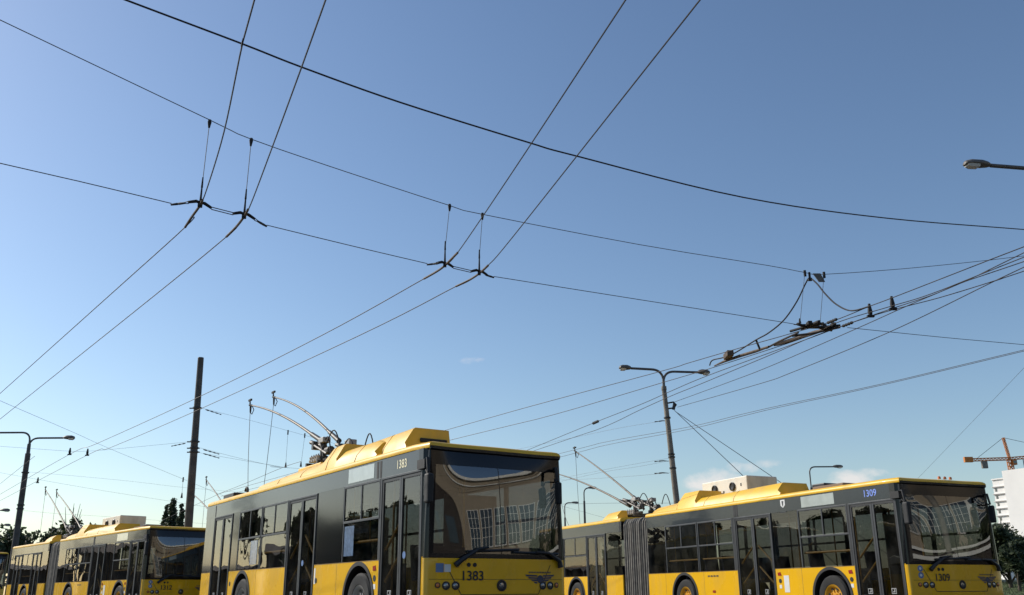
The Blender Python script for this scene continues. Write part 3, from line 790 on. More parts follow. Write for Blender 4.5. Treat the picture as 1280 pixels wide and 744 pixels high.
D2 = [(1005, 340.5, 18.7), (1030, 343, 18.75), (1130, 336, 19.5), (1230, 326, 20.1), (1280, 320, 20.4)]
wire('bearer_wire', [ay(*p) for p in D_ + D2[1:]], .0065, 'steel', 'upper bearer wire carrying the hangers, kinked above the switch', 'wire', SW, 8, 8, sub=3)
C_ = [(157, 0), (303, 55), (377, 84), (500, 128), (660, 178), (720, 195), (930, 247), (1110, 273), (1280, 287)]
ca, cb = (-4.2, 9.0), (11., 19.0)
wire('feeder_cable', [apl(x, y, ca, cb) for x, y in C_], .0115, 'cable', 'thick black cable sweeping from the top left to the right edge', 'cable', 'heavy cables', 6, 6)

def hanger(name, label, ja, jb, ta, tb, railA, railB, endA, endB):
    """pair hanger: curved rails on both contact wires, insulated arms, tie rods, drop wires to the bearer"""
    pa, pb = az(*ja, 5.9), az(*jb, 5.9); c = (pa + pb) / 2
    e = empty(name, c); L = lambda p: Vector(p) - c
    d = (pb - pa).normalized(); zz = Vector((0, 0, 1))
    for rl in (railA, railB):
        pts = smooth_pts([az(*q, 5.91) for q in rl], 5)
        MB().tube([L(p) for p in pts], .019, 8).obj('curved_rail', 'brownrail', e, smooth=True)
    for p in (pa, pb):
        for s in (-1, 1):
            q = [p + zz * .045 + d * s * .01, p + d * s * .06 + zz * .05, p + d * s * .11 + zz * .03, p + d * s * .17 + zz * .005]
            MB().tube([L(x) for x in q], [.02, .025, .023, .02], 8).obj('insulated_arm', 'ceramic', e, smooth=True)
        m = MB(); m.tube([L(p + zz * .0), L(p + zz * .12), L(p + zz * .30)], [.022, .016, .011], 8); m.box(*[v for k in range(3) for v in (L(p)[k] - .026, L(p)[k] + .026)])
        m.obj('wire_clamp', 'ceramic', e, smooth=True)
    t = MB()
    for o in (-.015, .02):
        t.tube([L(pa + d * .165 + zz * o), L(pb - d * .165 + zz * o)], .007, 6)
    t.obj('tie_rod', 'steel', e)
    for p, s, en in ((pa, -1, endA), (pb, 1, endB)):
        q = az(*en, 5.92); a = p + d * s * .165; k = (q - a).normalized()
        m = MB()
        for o in (-.015, .02): m.tube([L(a + zz * o), L(q - k * .24 + zz * o * .5)], .007, 6)
        m.obj('tie_rod', 'steel', e)
        m = MB().tube([L(q - k * .25), L(q - k * .14), L(q - k * .125), L(q - k * .11), L(q)], [.015, .019, .012, .019, .015], 8)
        m.obj('strain_insulator', 'ceramic', e, smooth=True)
    for p, tp in ((pa, ta), (pb, tb)):
        top = apl(tp[0], tp[1], (pa.x, pa.y), (pb.x, pb.y)); bot = p + zz * .28
        MB().tube([L(top), L(bot)], .0055, 6).obj('drop_wire', 'steel', e)
        m = MB().tube([L(top + zz * .04), L(top), L(top - zz * .09)], [.022, .03, .014], 8).tube([L(bot + zz * .16), L(bot)], [.010, .016], 8)
        m.obj('drop_clamp', 'ceramic', e, smooth=True)
    return tag(e, label, 'wire hanger', 'hangers holding a pair of contact wires')
hanger('wire_hanger', 'black double hanger on the left pair of contact wires', J[0], J[1], (262, 153), (314, 176),
       [(253, 250), (250, 257), (240, 271), (231.5, 284)], [(310, 262), (305, 271), (295, 284), (283, 296)], (214, 256), (333, 283))
hanger('wire_hanger', 'black double hanger on the middle pair of contact wires', J[2], J[3], (562, 258), (603, 269),
       [(572, 316), (556, 332), (545, 340), (530, 348.5)], [(610, 332), (599, 342), (585, 351), (570, 358)], (534, 331), (617, 347))

# right-hand bundle
def zs(px, zz):
    return [az(x, y, q) for (x, y), q in zip(px, zz)]
W1 = [(1280, 308.5), (1237, 325), (1115, 372.5), (1087, 383), (1042, 401), (987, 417.5), (925, 435), (860, 454), (827, 464), (665, 507.5), (560, 537)]
W2 = [(1280, 321.5), (1165, 367), (1110, 384), (1050, 402), (1000, 424), (893, 459), (860, 469), (831, 477.5), (690, 519), (580, 546)]
W3 = [(1280, 327), (1205, 352.5), (1165, 369), (1110, 387.5), (1057, 406), (1017, 421), (885, 469.5), (837.5, 489.5), (800, 506), (744, 528), (677, 555.5)]
W4 = [(1280, 339), (1250, 349), (1175, 372), (1100, 392), (1020, 419.5), (960, 445), (876, 480), (839, 495), (800, 512.5), (752, 535), (687, 557)]
wire('contact_wire', Z(W1), RW, 'wire', 'topmost contact wire of the right bundle, running down to the roof of 1383', 'wire', CW, 8, 25)
wire('contact_wire', Z(W2), RW, 'wire', 'second contact wire of the right bundle, touching the switch end', 'wire', CW, 8, 25)
wire('contact_wire', Z(W3), RW, 'wire', 'third contact wire of the right bundle, entering the switch from the right', 'wire', CW, 8, 25)
wire('contact_wire', Z(W4), RW, 'wire', 'fourth contact wire of the right bundle, running just under the switch', 'wire', CW, 8, 25)
LP = ay(845, 622, 34); LPX, LPY = LP.x, 34.0
br = ay(842, 506, 34) ; e5 = az(1280, 316, 5.9); e6 = az(1280, 334, 5.9)
W5 = [(842, 503), (905, 480), (960, 459), (1067, 412.5), (1135, 382), (1210, 350), (1280, 316)]
W6 = [(847, 509), (949, 480), (989, 466), (1110, 416), (1242, 352), (1280, 334)]
wire('contact_wire', [apl(x, y, (br.x, br.y), (e5.x, e5.y)) for x, y in W5], RW, 'wire', 'upper of two wires anchored to the bracket on the twin lamp mast', 'wire', CW, 0, 8)
wire('contact_wire', [apl(x, y, (br.x, br.y), (e6.x, e6.y)) for x, y in W6], RW, 'wire', 'lower of two wires anchored to the bracket on the twin lamp mast', 'wire', CW, 0, 8)
wire('guy_wire', [ay(843, 513, 34), (11.6, 30.5, .0)], .012, 'steel', 'left stay running down from the bracket on the twin lamp mast', 'wire', 'mast stays', sm=False)
wire('guy_wire', [ay(845, 515, 34), (14.3, 30.5, .0)], .012, 'steel', 'right stay running down from the bracket on the twin lamp mast', 'wire', 'mast stays', sm=False)
H1 = [(1280, 437.5), (1100, 480.5), (975, 507), (925, 518.5), (860, 534), (760, 552), (700, 567)]
H2 = [(1280, 439), (1100, 482), (975, 509), (925, 521), (860, 537), (760, 556), (702, 571)]
wire('contact_wire', Z(H1), .007, 'wire', 'upper of two faint wires crossing behind the twin lamp mast', 'wire', CW, 8, 20)
wire('contact_wire', Z(H2), .007, 'wire', 'lower of two faint wires crossing behind the twin lamp mast', 'wire', CW, 8, 20)
def Y(px, y0, y1):
    n = len(px) - 1; return [ay(x, y, y0 + (y1 - y0) * i / max(n, 1)) for i, (x, y) in enumerate(px)]
FS = 'thin distant span wires'
wire('span_wire', Y([(831, 526), (775, 535), (715, 547.5)], 34, 42), .0045, 'steel', 'short thin wire leaving the twin lamp mast below its bracket', 'wire', FS, 0, 12)
wire('span_wire', Y([(836, 573), (800, 579), (762, 586), (700, 598)], 34, 46), .0045, 'steel', 'thin wire leaving the lower twin lamp mast, upper of three', 'wire', FS, 0, 12)
wire('span_wire', Y([(836, 576), (800, 583), (755, 590), (700, 602)], 34, 46), .0045, 'steel', 'thin wire leaving the lower twin lamp mast, middle of three', 'wire', FS, 0, 12)
wire('span_wire', Y([(839, 591), (780, 596), (720, 599.5), (690, 600)], 34, 46), .0045, 'steel', 'thin wire leaving the lower twin lamp mast, lowest of three', 'wire', FS, 0, 12)
wire('span_wire', Y([(1280, 460), (1160, 585)], 45, 70), .008, 'steel', 'faint slanting wire above the orange crane', 'wire', FS, 6, 6, sm=False)
wire('span_wire', Y([(860, 629), (770, 629), (715, 630), (640, 631)], 70, 76), .01, 'steel', 'faint level wire low behind the small lamps', 'wire', FS, 10, 20)
# left side thin wires
wire('span_wire', Y([(0, 501), (95, 542), (135, 560), (229, 599)], 24, 40), .0045, 'steel', 'faint wire falling from the left edge to the foot of the dark mast', 'wire', FS, 6, 10)
MP = ay(243, 552, 37)
wire('span_wire', Y([(240, 552.5), (225, 553.5), (137, 562), (109, 564), (86, 564), (0, 558)], 37, 35.5), .0045, 'steel', 'thin wire from the dark mast to the two small clamps at left', 'wire', FS, 0, 8)
wire('span_wire', Y([(0, 591), (45, 599), (120, 612), (215, 627)], 46, 48), .0045, 'steel', 'faint low wire above the roof of number 1312', 'wire', FS, 8, 10)
wire('span_wire', Y([(36, 590), (147, 600), (225, 609), (260, 612)], 50, 56), .0045, 'steel', 'faint wire running right from the left twin lamp mast', 'wire', FS, 0, 10)
wire('contact_wire', Z([(30, 581), (0, 605)]), .008, 'wire', 'short contact wire left of the left twin lamp mast', 'wire', CW, 3, 20, sm=False)
wire('span_wire', Y([(27, 638), (70, 642), (120, 645), (190, 650)], 50, 60), .0045, 'steel', 'faintest lowest wire right of the left twin lamp mast', 'wire', FS, 0, 10)
wire('span_wire', Y([(247, 510), (253, 510.5), (320, 527.5), (380, 544)], 37, 41), .0045, 'steel', 'thin wire from the upper dark mast to the two drop wires', 'wire', FS, 0, 20)
wire('span_wire', Y([(244, 559), (250, 560), (300, 573), (350, 584), (376, 586)], 37, 41), .0045, 'steel', 'upper of two thin wires right of the dark mast above 1383', 'wire', FS, 0, 20)
wire('span_wire', Y([(243, 565), (249, 566), (300, 575), (348, 583)], 37, 41), .0045, 'steel', 'lower of two thin wires right of the dark mast above 1383', 'wire', FS, 0, .5)
wire('contact_wire', Z([(376, 577), (352, 585), (305, 605), (277, 616), (262, 623)]), .009, 'wire', 'faint contact wire slanting down behind the rear roof of 1383', 'wire', CW, 0, 20)
def drop_set(label, tp, bt, y):
    a, b = ay(*tp, y), ay(*bt, y); e = empty('drop_wire', b); o = Vector(b)
    MB().tube([a - o, b - o], .006, 6).obj('strand', 'steel', e)
    MB().tube([a - o + Vector((0, 0, .08)), a - o - Vector((0, 0, .12))], .03, 8).obj('clamp', 'ceramic', e, smooth=True)
    MB().tube([b - o + Vector((0, 0, .2)), b - o + Vector((0, 0, -.02))], [.02, .05], 8).obj('clamp', 'ceramic', e, smooth=True)
    tag(e, label, 'drop wire', 'drop wires with clamps')
drop_set('left one of two drop wires above the long roof cover of 1383', (360, 540), (357, 584), 40.5)
drop_set('right one of two drop wires above the long roof cover of 1383', (381, 544), (376, 583), 41)
drop_set('single faint drop wire left of the dark mast foot', (229, 599), (227, 622), 40)
def clamp(label, px, py, z=5.9):
    p = az(px, py, z); e = MB().tube([(0, 0, -.05), (0, 0, .06), (0, 0, .22)], [.035, .05, .025], 8).box(-.07, .07, -.03, .03, -.06, -.02)
    o = e.obj('wire_clamp', 'ceramic', None, smooth=True); o.location = p
    tag(o, label, 'wire clamp', 'small clamps on contact wires')
clamp('small black clamp on the upper middle wire right of the left lamp mast', 87, 567)
clamp('small black clamp on the lower middle wire, third from the left edge', 109, 568)
clamp('small black clamp on the lower middle wire beside the left lamp mast', 47, 602.5)
clamp('black clamp on the third right-hand wire below the hanging cable end', 1088, 393)
clamp('brown clamp on the third right-hand wire, nearest the right edge', 1116, 384)
def insul(label, px0, py0, px1, py1, r=.035):
    a, b = az(px0, py0, 5.9), az(px1, py1, 5.9); n = 8
    pts = [a + (b - a) * (k / n) for k in range(n + 1)]
    o = MB().tube([p - a for p in pts], [r if k % 2 else r * .6 for k in range(n + 1)], 8).obj('strain_insulator', 'ceramic', None, smooth=True); o.location = a
    tag(o, label, 'insulator', 'insulators set into contact wires')
insul('black insulator in the topmost right-hand wire beside the switch', 1034, 404, 1046, 399)
insul('black insulator in the third right-hand wire beside the switch', 1053, 408, 1066, 403)
insul('small insulator in the third wire left of the twin lamp mast', 741, 529.5, 748, 526.5, .05)

# switch
sw = empty('wire_switch', az(1000, 425, 5.9)); so = Vector(sw.location)
def L_(q, dz=0.): return [az(x, y, 5.9) - so + Vector((0, 0, dz)) for x, y in q]
MB().tube(L_([(893, 458.5), (905, 453), (925, 446), (945, 440), (961, 434.5)], .02), [.015, .032, .038, .038, .026], 8).obj('switch_runner', 'brownrail', sw, smooth=True)
MB().tube(L_([(968, 434), (974, 432), (1000, 424), (1017, 418.5), (1046, 410)], .04), [.022, .042, .046, .046, .024], 8).obj('switch_tube', 'brownrail', sw, smooth=True)
MB().tube(L_([(958, 437), (975, 428), (998, 417.5)], .03), .022, 6).tube(L_([(990, 420), (1015, 417), (1050, 409)], .0), .025, 6).obj('switch_rod', 'wire', sw, smooth=True)
g = MB()
for q, r_ in (([(988, 417), (1002, 413), (1030, 407)], .03), ([(997, 408), (1010, 412), (1030, 412), (1051, 410)], .034), ([(1002, 414), (1024, 405)], .036), ([(1008, 409), (1040, 416)], .028)):
    g.tube(L_(q, .05), r_, 8)
for x, y in ((1012, 409), (1022, 409), (1030, 413), (1042, 411), (1005, 413)):
    p = L_([(x, y)], .08)[0]; g.box(p.x - .045, p.x + .045, p.y - .08, p.y + .08, p.z - .04, p.z + .04)
g.obj('crossing_frog', 'ceramic', sw, bevel=.01)
p = L_([(911, 449)], .08)[0]; MB().box(p.x - .08, p.x + .08, p.y - .22, p.y + .22, p.z - .05, p.z + .09).obj('switch_motor', 'brownrail', sw, bevel=.02)
p = L_([(950, 438)], .02)[0]; q = apl(945, 425, (az(948, 437, 5.9).x, az(948, 437, 5.9).y), (az(1000, 425, 5.9).x, az(1000, 425, 5.9).y)) - so
MB().tube([p, q], .025, 8).obj('support_post', 'ceramic', sw, smooth=True)
for tp, bt in (((1006, 341), (1000, 404)), ((1030, 343), (1025, 406))):
    b = az(*bt, 5.9); a = ay(*tp, 18.7); MB().tube([a - so, b - so], .0055, 6).obj('hanging_wire', 'steel', sw)
    MB().tube([a - so + Vector((0, 0, .05)), a - so - Vector((0, 0, .08))], .03, 8).tube([b - so + Vector((0, 0, .10)), b - so], [.012, .03], 8).obj('hanger_clamp', 'ceramic', sw, smooth=True)
tag(sw, 'long brown and black wire switch hung over the right bundle of wires', 'wire switch')
JA = [(887, 457), (890.5, 450.5), (904, 447), (919, 441), (945, 425), (961, 416), (980, 400), (996, 377), (1007, 354.5), (1012, 348), (1021, 354.5), (1032, 368), (1046, 381), (1064, 388.5), (1087, 383)]
pA, pB, pC = az(887, 460, 5.9), ay(1012, 348, 18.7), az(1087, 383, 5.9)
jp = []
for i, (x, y) in enumerate(JA):
    jp.append(apl(x, y, (pA.x, pA.y), (pB.x, pB.y)) if i < 9 else (ay(x, y, 18.7) if i == 9 else apl(x, y, (pB.x, pB.y), (pC.x, pC.y))))
wire('jumper_cable', jp, .016, 'cable', 'black cable draped in a peak over the wire switch', 'cable', 'heavy cables')
p = ay(1012, 345, 18.7); o = MB().tube([(0, 0, .08), (0, 0, -.08)], .025, 8).box(-.04, .04, -.03, .03, -.11, -.05).obj('cable_clip', 'ceramic', None); o.location = p
tag(o, 'black clip holding the peak of the draped cable', 'cable clip')
p = ay(1023, 347, 18.7); pl = MB().prism([(-.11, .09), (.05, .09), (.13, -.10), (.0, -.10)], 'y', -.012, .012).obj('tag_plate', 'lamp', None); pl.location = p
tag(pl, 'dark tilted plate hanging from the bearer wire above the switch', 'plate')

# ------------------------------------------------------------------ masts and lamps
def lamp_head(root, p, d, L=.62, sc=1.):
    """p = arm end, d = horizontal unit direction outwards"""
    d = Vector(d).normalized(); s = Vector((-d.y, d.x, 0)); z = Vector((0, 0, 1)); rg = []
    for t, w, h, o in ((0, .05, .05, 0), (.12, .10, .09, 0), (.35, .14, .12, .0), (.75, .14, .115, .0), (.95, .11, .08, -.005), (1, .06, .04, -.01)):
        c = p + d * (t * L) + z * o
        rg.append([c + s * (w * sc * math.cos(a)) + z * (h * sc * math.sin(a) * (1 if math.sin(a) > 0 else .55)) for a in frange(0, 2 * PI * 13 / 14, 13)])
    h = MB().rings(rg).obj('lamp_head', 'lamp', root, smooth=True)
    rg = []
    for t, w, dz in ((.45, .09, -.05), (.5, .12, -.09), (.8, .12, -.10), (.93, .09, -.07)):
        c = p + d * (t * L); rg.append([c + s * (w * sc) + z * (-.03 * sc), c + s * (w * sc * .7) + z * dz * sc, c - s * (w * sc * .7) + z * dz * sc, c - s * (w * sc) + z * (-.03 * sc)])
    MB().rings(rg).obj('lamp_lens', 'lampglass', h, smooth=True)
def bend(p, q, zr):
    """arm leaving p upwards, curving out to q"""
    p, q = Vector(p), Vector(q); c = Vector((p.x, p.y, q.z)); k = Vector(q - c).normalized()
    a = p; m = c + k * zr
    out = [a]
    st = c - Vector((0, 0, zr))
    for i in range(9):
        t = i / 8; out.append(st * (1 - t) ** 2 + c * 2 * t * (1 - t) + m * t * t)
    return out + [q]
def mast(name, label, base, top, r0, r1, m, cat='mast', group=None):
    e = empty(name, base); b = Vector(base); t = Vector(top) - b
    MB().tube([(0, 0, 0), t * .33, t * .66, t], [r0, r0 + (r1 - r0) * .33, r0 + (r1 - r0) * .66, r1], 18).obj('shaft', m, e, smooth=True)
    tag(e, label, cat, group); return e
TW = 'twin-arm lamp masts'
# right twin lamp mast
t_ = ay(830, 487, 34); b_ = Vector((ay(845, 622, 34).x + .22, 34, 0))
e = mast('lamp_mast', 'tall concrete twin-arm lamp mast behind number 1309', b_, t_, .135, .085, 'concrete', 'lamp mast', TW)
tl = t_ - b_; nk = ay(829, 470, 34) - b_
MB().tube([tl - Vector((0, 0, .02)), tl + Vector((0, 0, .12))], [.10, .095], 14).obj('mast_collar', 'concrete', e, smooth=True)
MB().tube([tl, nk], [.055, .05], 10).obj('neck', 'lamparm', e, smooth=True)
for (hx, hy, hd) in ((789, 460.5, -1), (872, 465.5, 1)):
    q = ay(hx, hy, 33.7 if hd < 0 else 34.2) - b_; MB().tube(bend(nk - Vector((0, 0, .02)), q, .45), .045, 8).obj('lamp_arm', 'lamparm', e, smooth=True)
    lamp_head(e, q, (q.x - nk.x, q.y - nk.y, 0), .47, 1.0)
for z in (6.75, 5.4, 5.3, 4.9):
    MB().lathe((tl.x * z / tl.z, 0, z), (0, 0, 1), [(0, .10), (0, .128), (.05, .128), (.05, .10)], 16).obj('clamp_band', 'blackmetal', e)
bk = MB(); q = ay(842, 506, 34) - b_
bk.tube([q + Vector((-.28, 0, .05)), q + Vector((.0, 0, .10)), q + Vector((.1, 0, .0)), q + Vector((.02, 0, -.12)), q + Vector((-.25, 0, -.15))], .03, 8); bk.tube([q + Vector((-.02, 0, -.18)), q + Vector((.04, 0, .05))], .06, 8)
bk.obj('anchor_bracket', 'blackmetal', e, smooth=True)
for yy in (526, 576, 591):
    q = ay(829, yy, 34.2) - b_; MB().tube([q + Vector((.2, 0, -.02)), q, q - Vector((.12, -.1, 0)), q - Vector((.16, -.13, 0)), q - Vector((.28, -.22, 0))], [.010, .018, .024, .010, .022], 8).obj('strain_insulator', 'ceramic', e, smooth=True)
# left twin lamp mast
t_ = ay(35, 567, 50); b_ = Vector((ay(20, 680, 50).x, 50, 0))
e = mast('lamp_mast', 'dark twin-arm lamp mast at the left behind number 1312', b_, t_, .17, .135, 'darkmast', 'lamp mast', TW)
tl = t_ - b_; nk = ay(36.5, 555, 50) - b_
MB().tube([tl, nk], [.10, .09], 10).obj('neck', 'lamparm', e, smooth=True)
for (hx, hy, hd) in ((79, 547.5, 1), (-8, 541, -1)):
    q = ay(hx, hy, 50) - b_; MB().tube(bend(nk - Vector((0, 0, .02)), q, .5), .05, 8).obj('lamp_arm', 'lamparm', e, smooth=True)
    lamp_head(e, q, (hd, 0, 0), .62, 1.15)
for z in (6.9, 5.2, 5.0):
    MB().lathe((tl.x * z / tl.z, 0, z), (0, 0, 1), [(0, .15), (0, .19), (.06, .19), (.06, .15)], 16).obj('clamp_band', 'blackmetal', e)
# dark mast
t_ = ay(251, 448, 37); b_ = ay(236, 650, 37); b_ = Vector((b_.x + (b_.x - t_.x) * b_.z / (t_.z - b_.z), 37, 0))
e = mast('line_mast', 'thick dark mast without lamps left of 1383', b_, t_, .18, .12, 'darkmast', 'mast')
MB().lathe(t_ - b_, (0, 0, 1), [(0, .12), (.03, .115), (.05, 0)], 16).obj('mast_cap', 'lamp', e, smooth=True)
tl = t_ - b_
for py in (511, 553, 561, 566):
    p = ay(245 if py < 520 else 242, py, 37) - b_
    MB().lathe((tl.x * p.z / tl.z, 0, p.z), (0, 0, 1), [(0, .13), (0, .175), (.06, .175), (.06, .13)], 16).obj('clamp_band', 'blackmetal', e)
    MB().box(p.x - .26, p.x + .24, -.03, .03, p.z + .0, p.z + .04).obj('clamp_bolt', 'blackmetal', e)
    s = -1 if py == 553 else 1; q = p + Vector((s * .35, .1, -.02))
    MB().tube([q + Vector((s * k * .075, s * k * .06 * (1 if s > 0 else .2), -.018 * k)) for k in range(8)], [.01, .026, .01, .026, .01, .024, .01, .024], 8).obj('strain_insulator', 'ceramic', e, smooth=True)
# lamp at the right edge
q = az(1238, 207, 9.0); pb = Vector((q.x + 3.4, q.y + .6, 0))
e = mast('street_lamp', 'lamp head reaching in at the right edge of the sky', pb, (pb.x, pb.y, 8.3), .16, .10, 'concrete', 'street lamp')
MB().tube(bend(Vector((0, 0, 8.25)), q - pb, .5), .042, 10).obj('lamp_arm', 'lamparm', e, smooth=True)
lamp_head(e, q - pb, (-3.4, -.6, 0), .60, .85)
# far small lamps
def small_lamp(label, base_px, neck_px, head_px, y, r, sc):
    nk = ay(*neck_px, y); b = Vector((ay(*base_px, y).x, y, 0)); e = mast('street_lamp', label, b, nk - Vector((0, 0, .6)), r, r * .7, 'darkmast', 'street lamp', 'small distant street lamps')
    q = ay(*head_px, y) - b; MB().tube(bend(nk - Vector((0, 0, .65)) - b, q, .5), .055, 8).obj('lamp_arm', 'lamparm', e, smooth=True)
    lamp_head(e, q, (q.x - (nk - b).x, 0, 0), .8, sc)
small_lamp('small lamp with a level right arm behind the front roof of 1309', (1013, 640), (1013, 600), (1041, 583.5), 75, .12, 1.3)
small_lamp('small dark lamp right of the windscreen of 1383', (731.5, 655), (730, 618), (734.5, 610), 85, .13, 1.1)
small_lamp('low small lamp close beside the right mirror of 1383', (707, 660), (706, 640), (714, 628.5), 100, .13, 1.1)
small_lamp('upper of two tiny lamps at the left edge', (-14, 690), (-14, 652), (1, 638), 85, .2, 1.4)
small_lamp('lower of two tiny lamps at the left edge', (-12, 690), (-12, 668), (4, 656.5), 105, .2, 1.4)

# ------------------------------------------------------------------ trees
def crown_mb(blobs, n, size, rnd, spread=.22):
    mb = MB()
    tot = sum(b[3] * b[3] for b in blobs)
    for (cx, cy, cz, r, sq) in blobs:
        k = int(n * r * r / tot)
        sub = [(Vector((rnd.gauss(0, 1), rnd.gauss(0, 1), rnd.gauss(0, 1))).normalized() * (r * rnd.uniform(.45, 1.05))) for _ in range(max(6, k // 45))]
        for i in range(k):
            c = rnd.choice(sub); sp = r * spread
            p = Vector((cx + c.x + rnd.gauss(0, sp), cy + c.y + rnd.gauss(0, sp), cz + (c.z + rnd.gauss(0, sp)) * sq))
            a = Vector((rnd.gauss(0, 1), rnd.gauss(0, 1), rnd.gauss(0, 1))).normalized(); b = a.orthogonal().normalized(); w = size * rnd.uniform(.6, 1.3)
            j = len(mb.v); mb.v += [tuple(p + a * w), tuple(p + b * w * .5), tuple(p - a * w), tuple(p - b * w * .5)]; mb.f.append((j, j + 1, j + 2, j + 3))
    return mb
def tree(name, label, x, y, blobs, n, size, seed, leaf='leafdark', bare=0, group=None, z0=0., spread=.22):
    rnd = random.Random(seed); e = empty(name, (x, y, z0)); t = MB()
    top = max(b[2] for b in blobs); t.tube([(0, 0, 0), (.05, 0, top * .4), (-.05, .1, top * .85)], [.05 * top ** .6 + .06, .04 * top ** .6, .02], 8)
    for b in blobs:
        t.tube([(0, 0, b[2] * .45), (b[0] * .5, b[1] * .5, b[2] * .75), (b[0], b[1], b[2])], [.07, .05, .02], 6)
    for k in range(bare):
        a = rnd.uniform(0, 2 * PI); r = rnd.uniform(.1, .8); h = top + rnd.uniform(.6, 2.2)
        t.tube([(0, 0, top * .6), (r * .4 * math.cos(a), r * .4 * math.sin(a), top * .9), (r * math.cos(a), r * math.sin(a), h)], [.06, .045, .014], 5)
    t.obj('trunk', 'bark', e, smooth=True)
    crown_mb(blobs, n, size, rnd, spread).obj('crown', leaf, e, recalc=False)
    return tag(e, label, 'tree', group)
def rblobs(rnd, R_, h, k, sq=.85):
    out = [(0, 0, h * .62, R_ * .75, sq)]
    for i in range(k):
        a = rnd.uniform(0, 2 * PI); q = R_ * rnd.uniform(.35, .8); out.append((q * math.cos(a), q * math.sin(a), h * rnd.uniform(.42, .86), R_ * rnd.uniform(.32, .55), sq))
    return out
def px_tree(name, label, px, ptop, y, R_, seed, leaf, n=2600, size=.22, bare=0, k=7, group='trees at the edge of the yard'):
    p = ay(px, ptop, y); h = p.z; rnd = random.Random(seed)
    return tree(name, label, p.x, y, rblobs(rnd, R_, h * .95, k), n, size, seed, leaf, bare, group)
px_tree('broadleaf_tree', 'dark bushy tree at the left edge beyond the lamp mast', 6, 650, 78, 2.6, 1, 'leafdark')
px_tree('broadleaf_tree', 'low dark tree just right of the left lamp mast', 38, 664, 80, 1.9, 2, 'leafdark')
px_tree('broadleaf_tree', 'lowest tree between the left lamp mast and the bare tree', 58, 672, 82, 1.7, 31, 'leafmid')
px_tree('broadleaf_tree', 'bushy tree with bare top twigs behind the collectors of 1312', 91, 640, 76, 2.0, 3, 'leafmid', 3000, .2, 9)
px_tree('broadleaf_tree', 'narrow young tree left of the bare twigs behind 1312', 74, 641, 84, 1.2, 32, 'leafdark', 1400, .2)
def poplar(label, px, ptop, y, w, seed):
    p = ay(px, ptop, y); h = p.z; b = [(random.Random(seed + k).uniform(-.3, .3) * w, 0, h * (.15 + .80 * k / 15), w * (1.05 if k < 9 else 1.05 - .10 * (k - 8)), 1.3) for k in range(16)]
    tree('poplar_tree', label, p.x, y, b, 14000, .22, seed, 'leafdark', 0, 'poplars behind number 1312', 0., .42)
poplar('broad poplar with a rounded top beside the dark mast', 217, 621, 140, .80, 11)
poplar('short poplar on the left side of the poplar group', 208.5, 629, 143, .50, 12)
poplar('slim poplar touching the dark mast', 228, 626, 138, .48, 13)
px_tree('broadleaf_tree', 'large dark tree right of the front of 1309', 1249, 646, 62, 1.6, 21, 'leafdark', 5200, .17, 0, 9)
px_tree('broadleaf_tree', 'lower tree before the blue panel at the right edge', 1263, 668, 60, .95, 22, 'leafdark', 3000, .15, 0, 8)
px_tree('broadleaf_tree', 'tree showing past the right edge of the windscreen of 1309', 1238, 655, 66, 1.7, 23, 'leafdark', 4200, .17, 0, 8)
# trees and low halls out of the frame on the left, seen as reflections in the bus sides
rnd = random.Random(5)
for k, (x, y, h, R_) in enumerate(((-62, 60, 8, 2.8), (-70, 52, 9.5, 2.6), (-74, 38, 8, 3), (-58, 74, 9, 2.6), (-80, 28, 10, 2.4), (-66, 70, 12, 1.6), (-56, 45, 9, 2.6), (-60, 39, 8, 2.8), (-53, 51, 7.5, 2.4), (-62, 31, 9, 2.6), (-64, 55, 8.5, 3.0), (-56, 33, 11, 1.5), (-50, 40, 6.5, 2.4), (-43, 46, 7.2, 2.2), (-47, 42, 8.2, 1.9), (-41.5, 40, 6.0, 1.6))):
    tree('broadleaf_tree', 'dark tree mirrored in the side windows of the buses', x, y, rblobs(rnd, R_, h, 6), 1500, .32, 50 + k, 'leafdark', 0, 'trees mirrored in bus windows')

# ------------------------------------------------------------------ buildings
# white tower block
p = ay(1243, 599, 400); e = empty('tower_block', (p.x, 400, 0), R(-64)); H_ = p.z
MB().box(4, 40, 0, 22, 0, H_ + 3).obj('wall', 'tower', e)
MB().box(-1.95, 4.0, .95, 20, 0, H_).obj('side_wall', 'tower', e)
fl = 3.0; n = int(H_ / fl)
for k in range(3, n):
    z = H_ - k * fl + .2 if False else H_ - (k - 2) * fl
    b = MB().box(-2.3, 5.0, .3, 3.0, z - .22, z); bo = b.obj('balcony', 'tower', e); MB().box(-2.2, 4.9, .4, 2.99, z - .5, z - .225).obj('balcony_shade_strip', 'towershade', bo)  # strip under each slab painted darker as its shadow line
    w = MB(); w.box(-1.2, -.2, .90, .96, z - 2.2, z - .8); w.obj('window', 'window', e)
MB().box(-2.0, 5.0, .4, 20.1, H_ - .3, H_ + .25).obj('cornice', 'tower', e)
tag(e, 'white apartment block with stacked balconies below the orange crane', 'building')
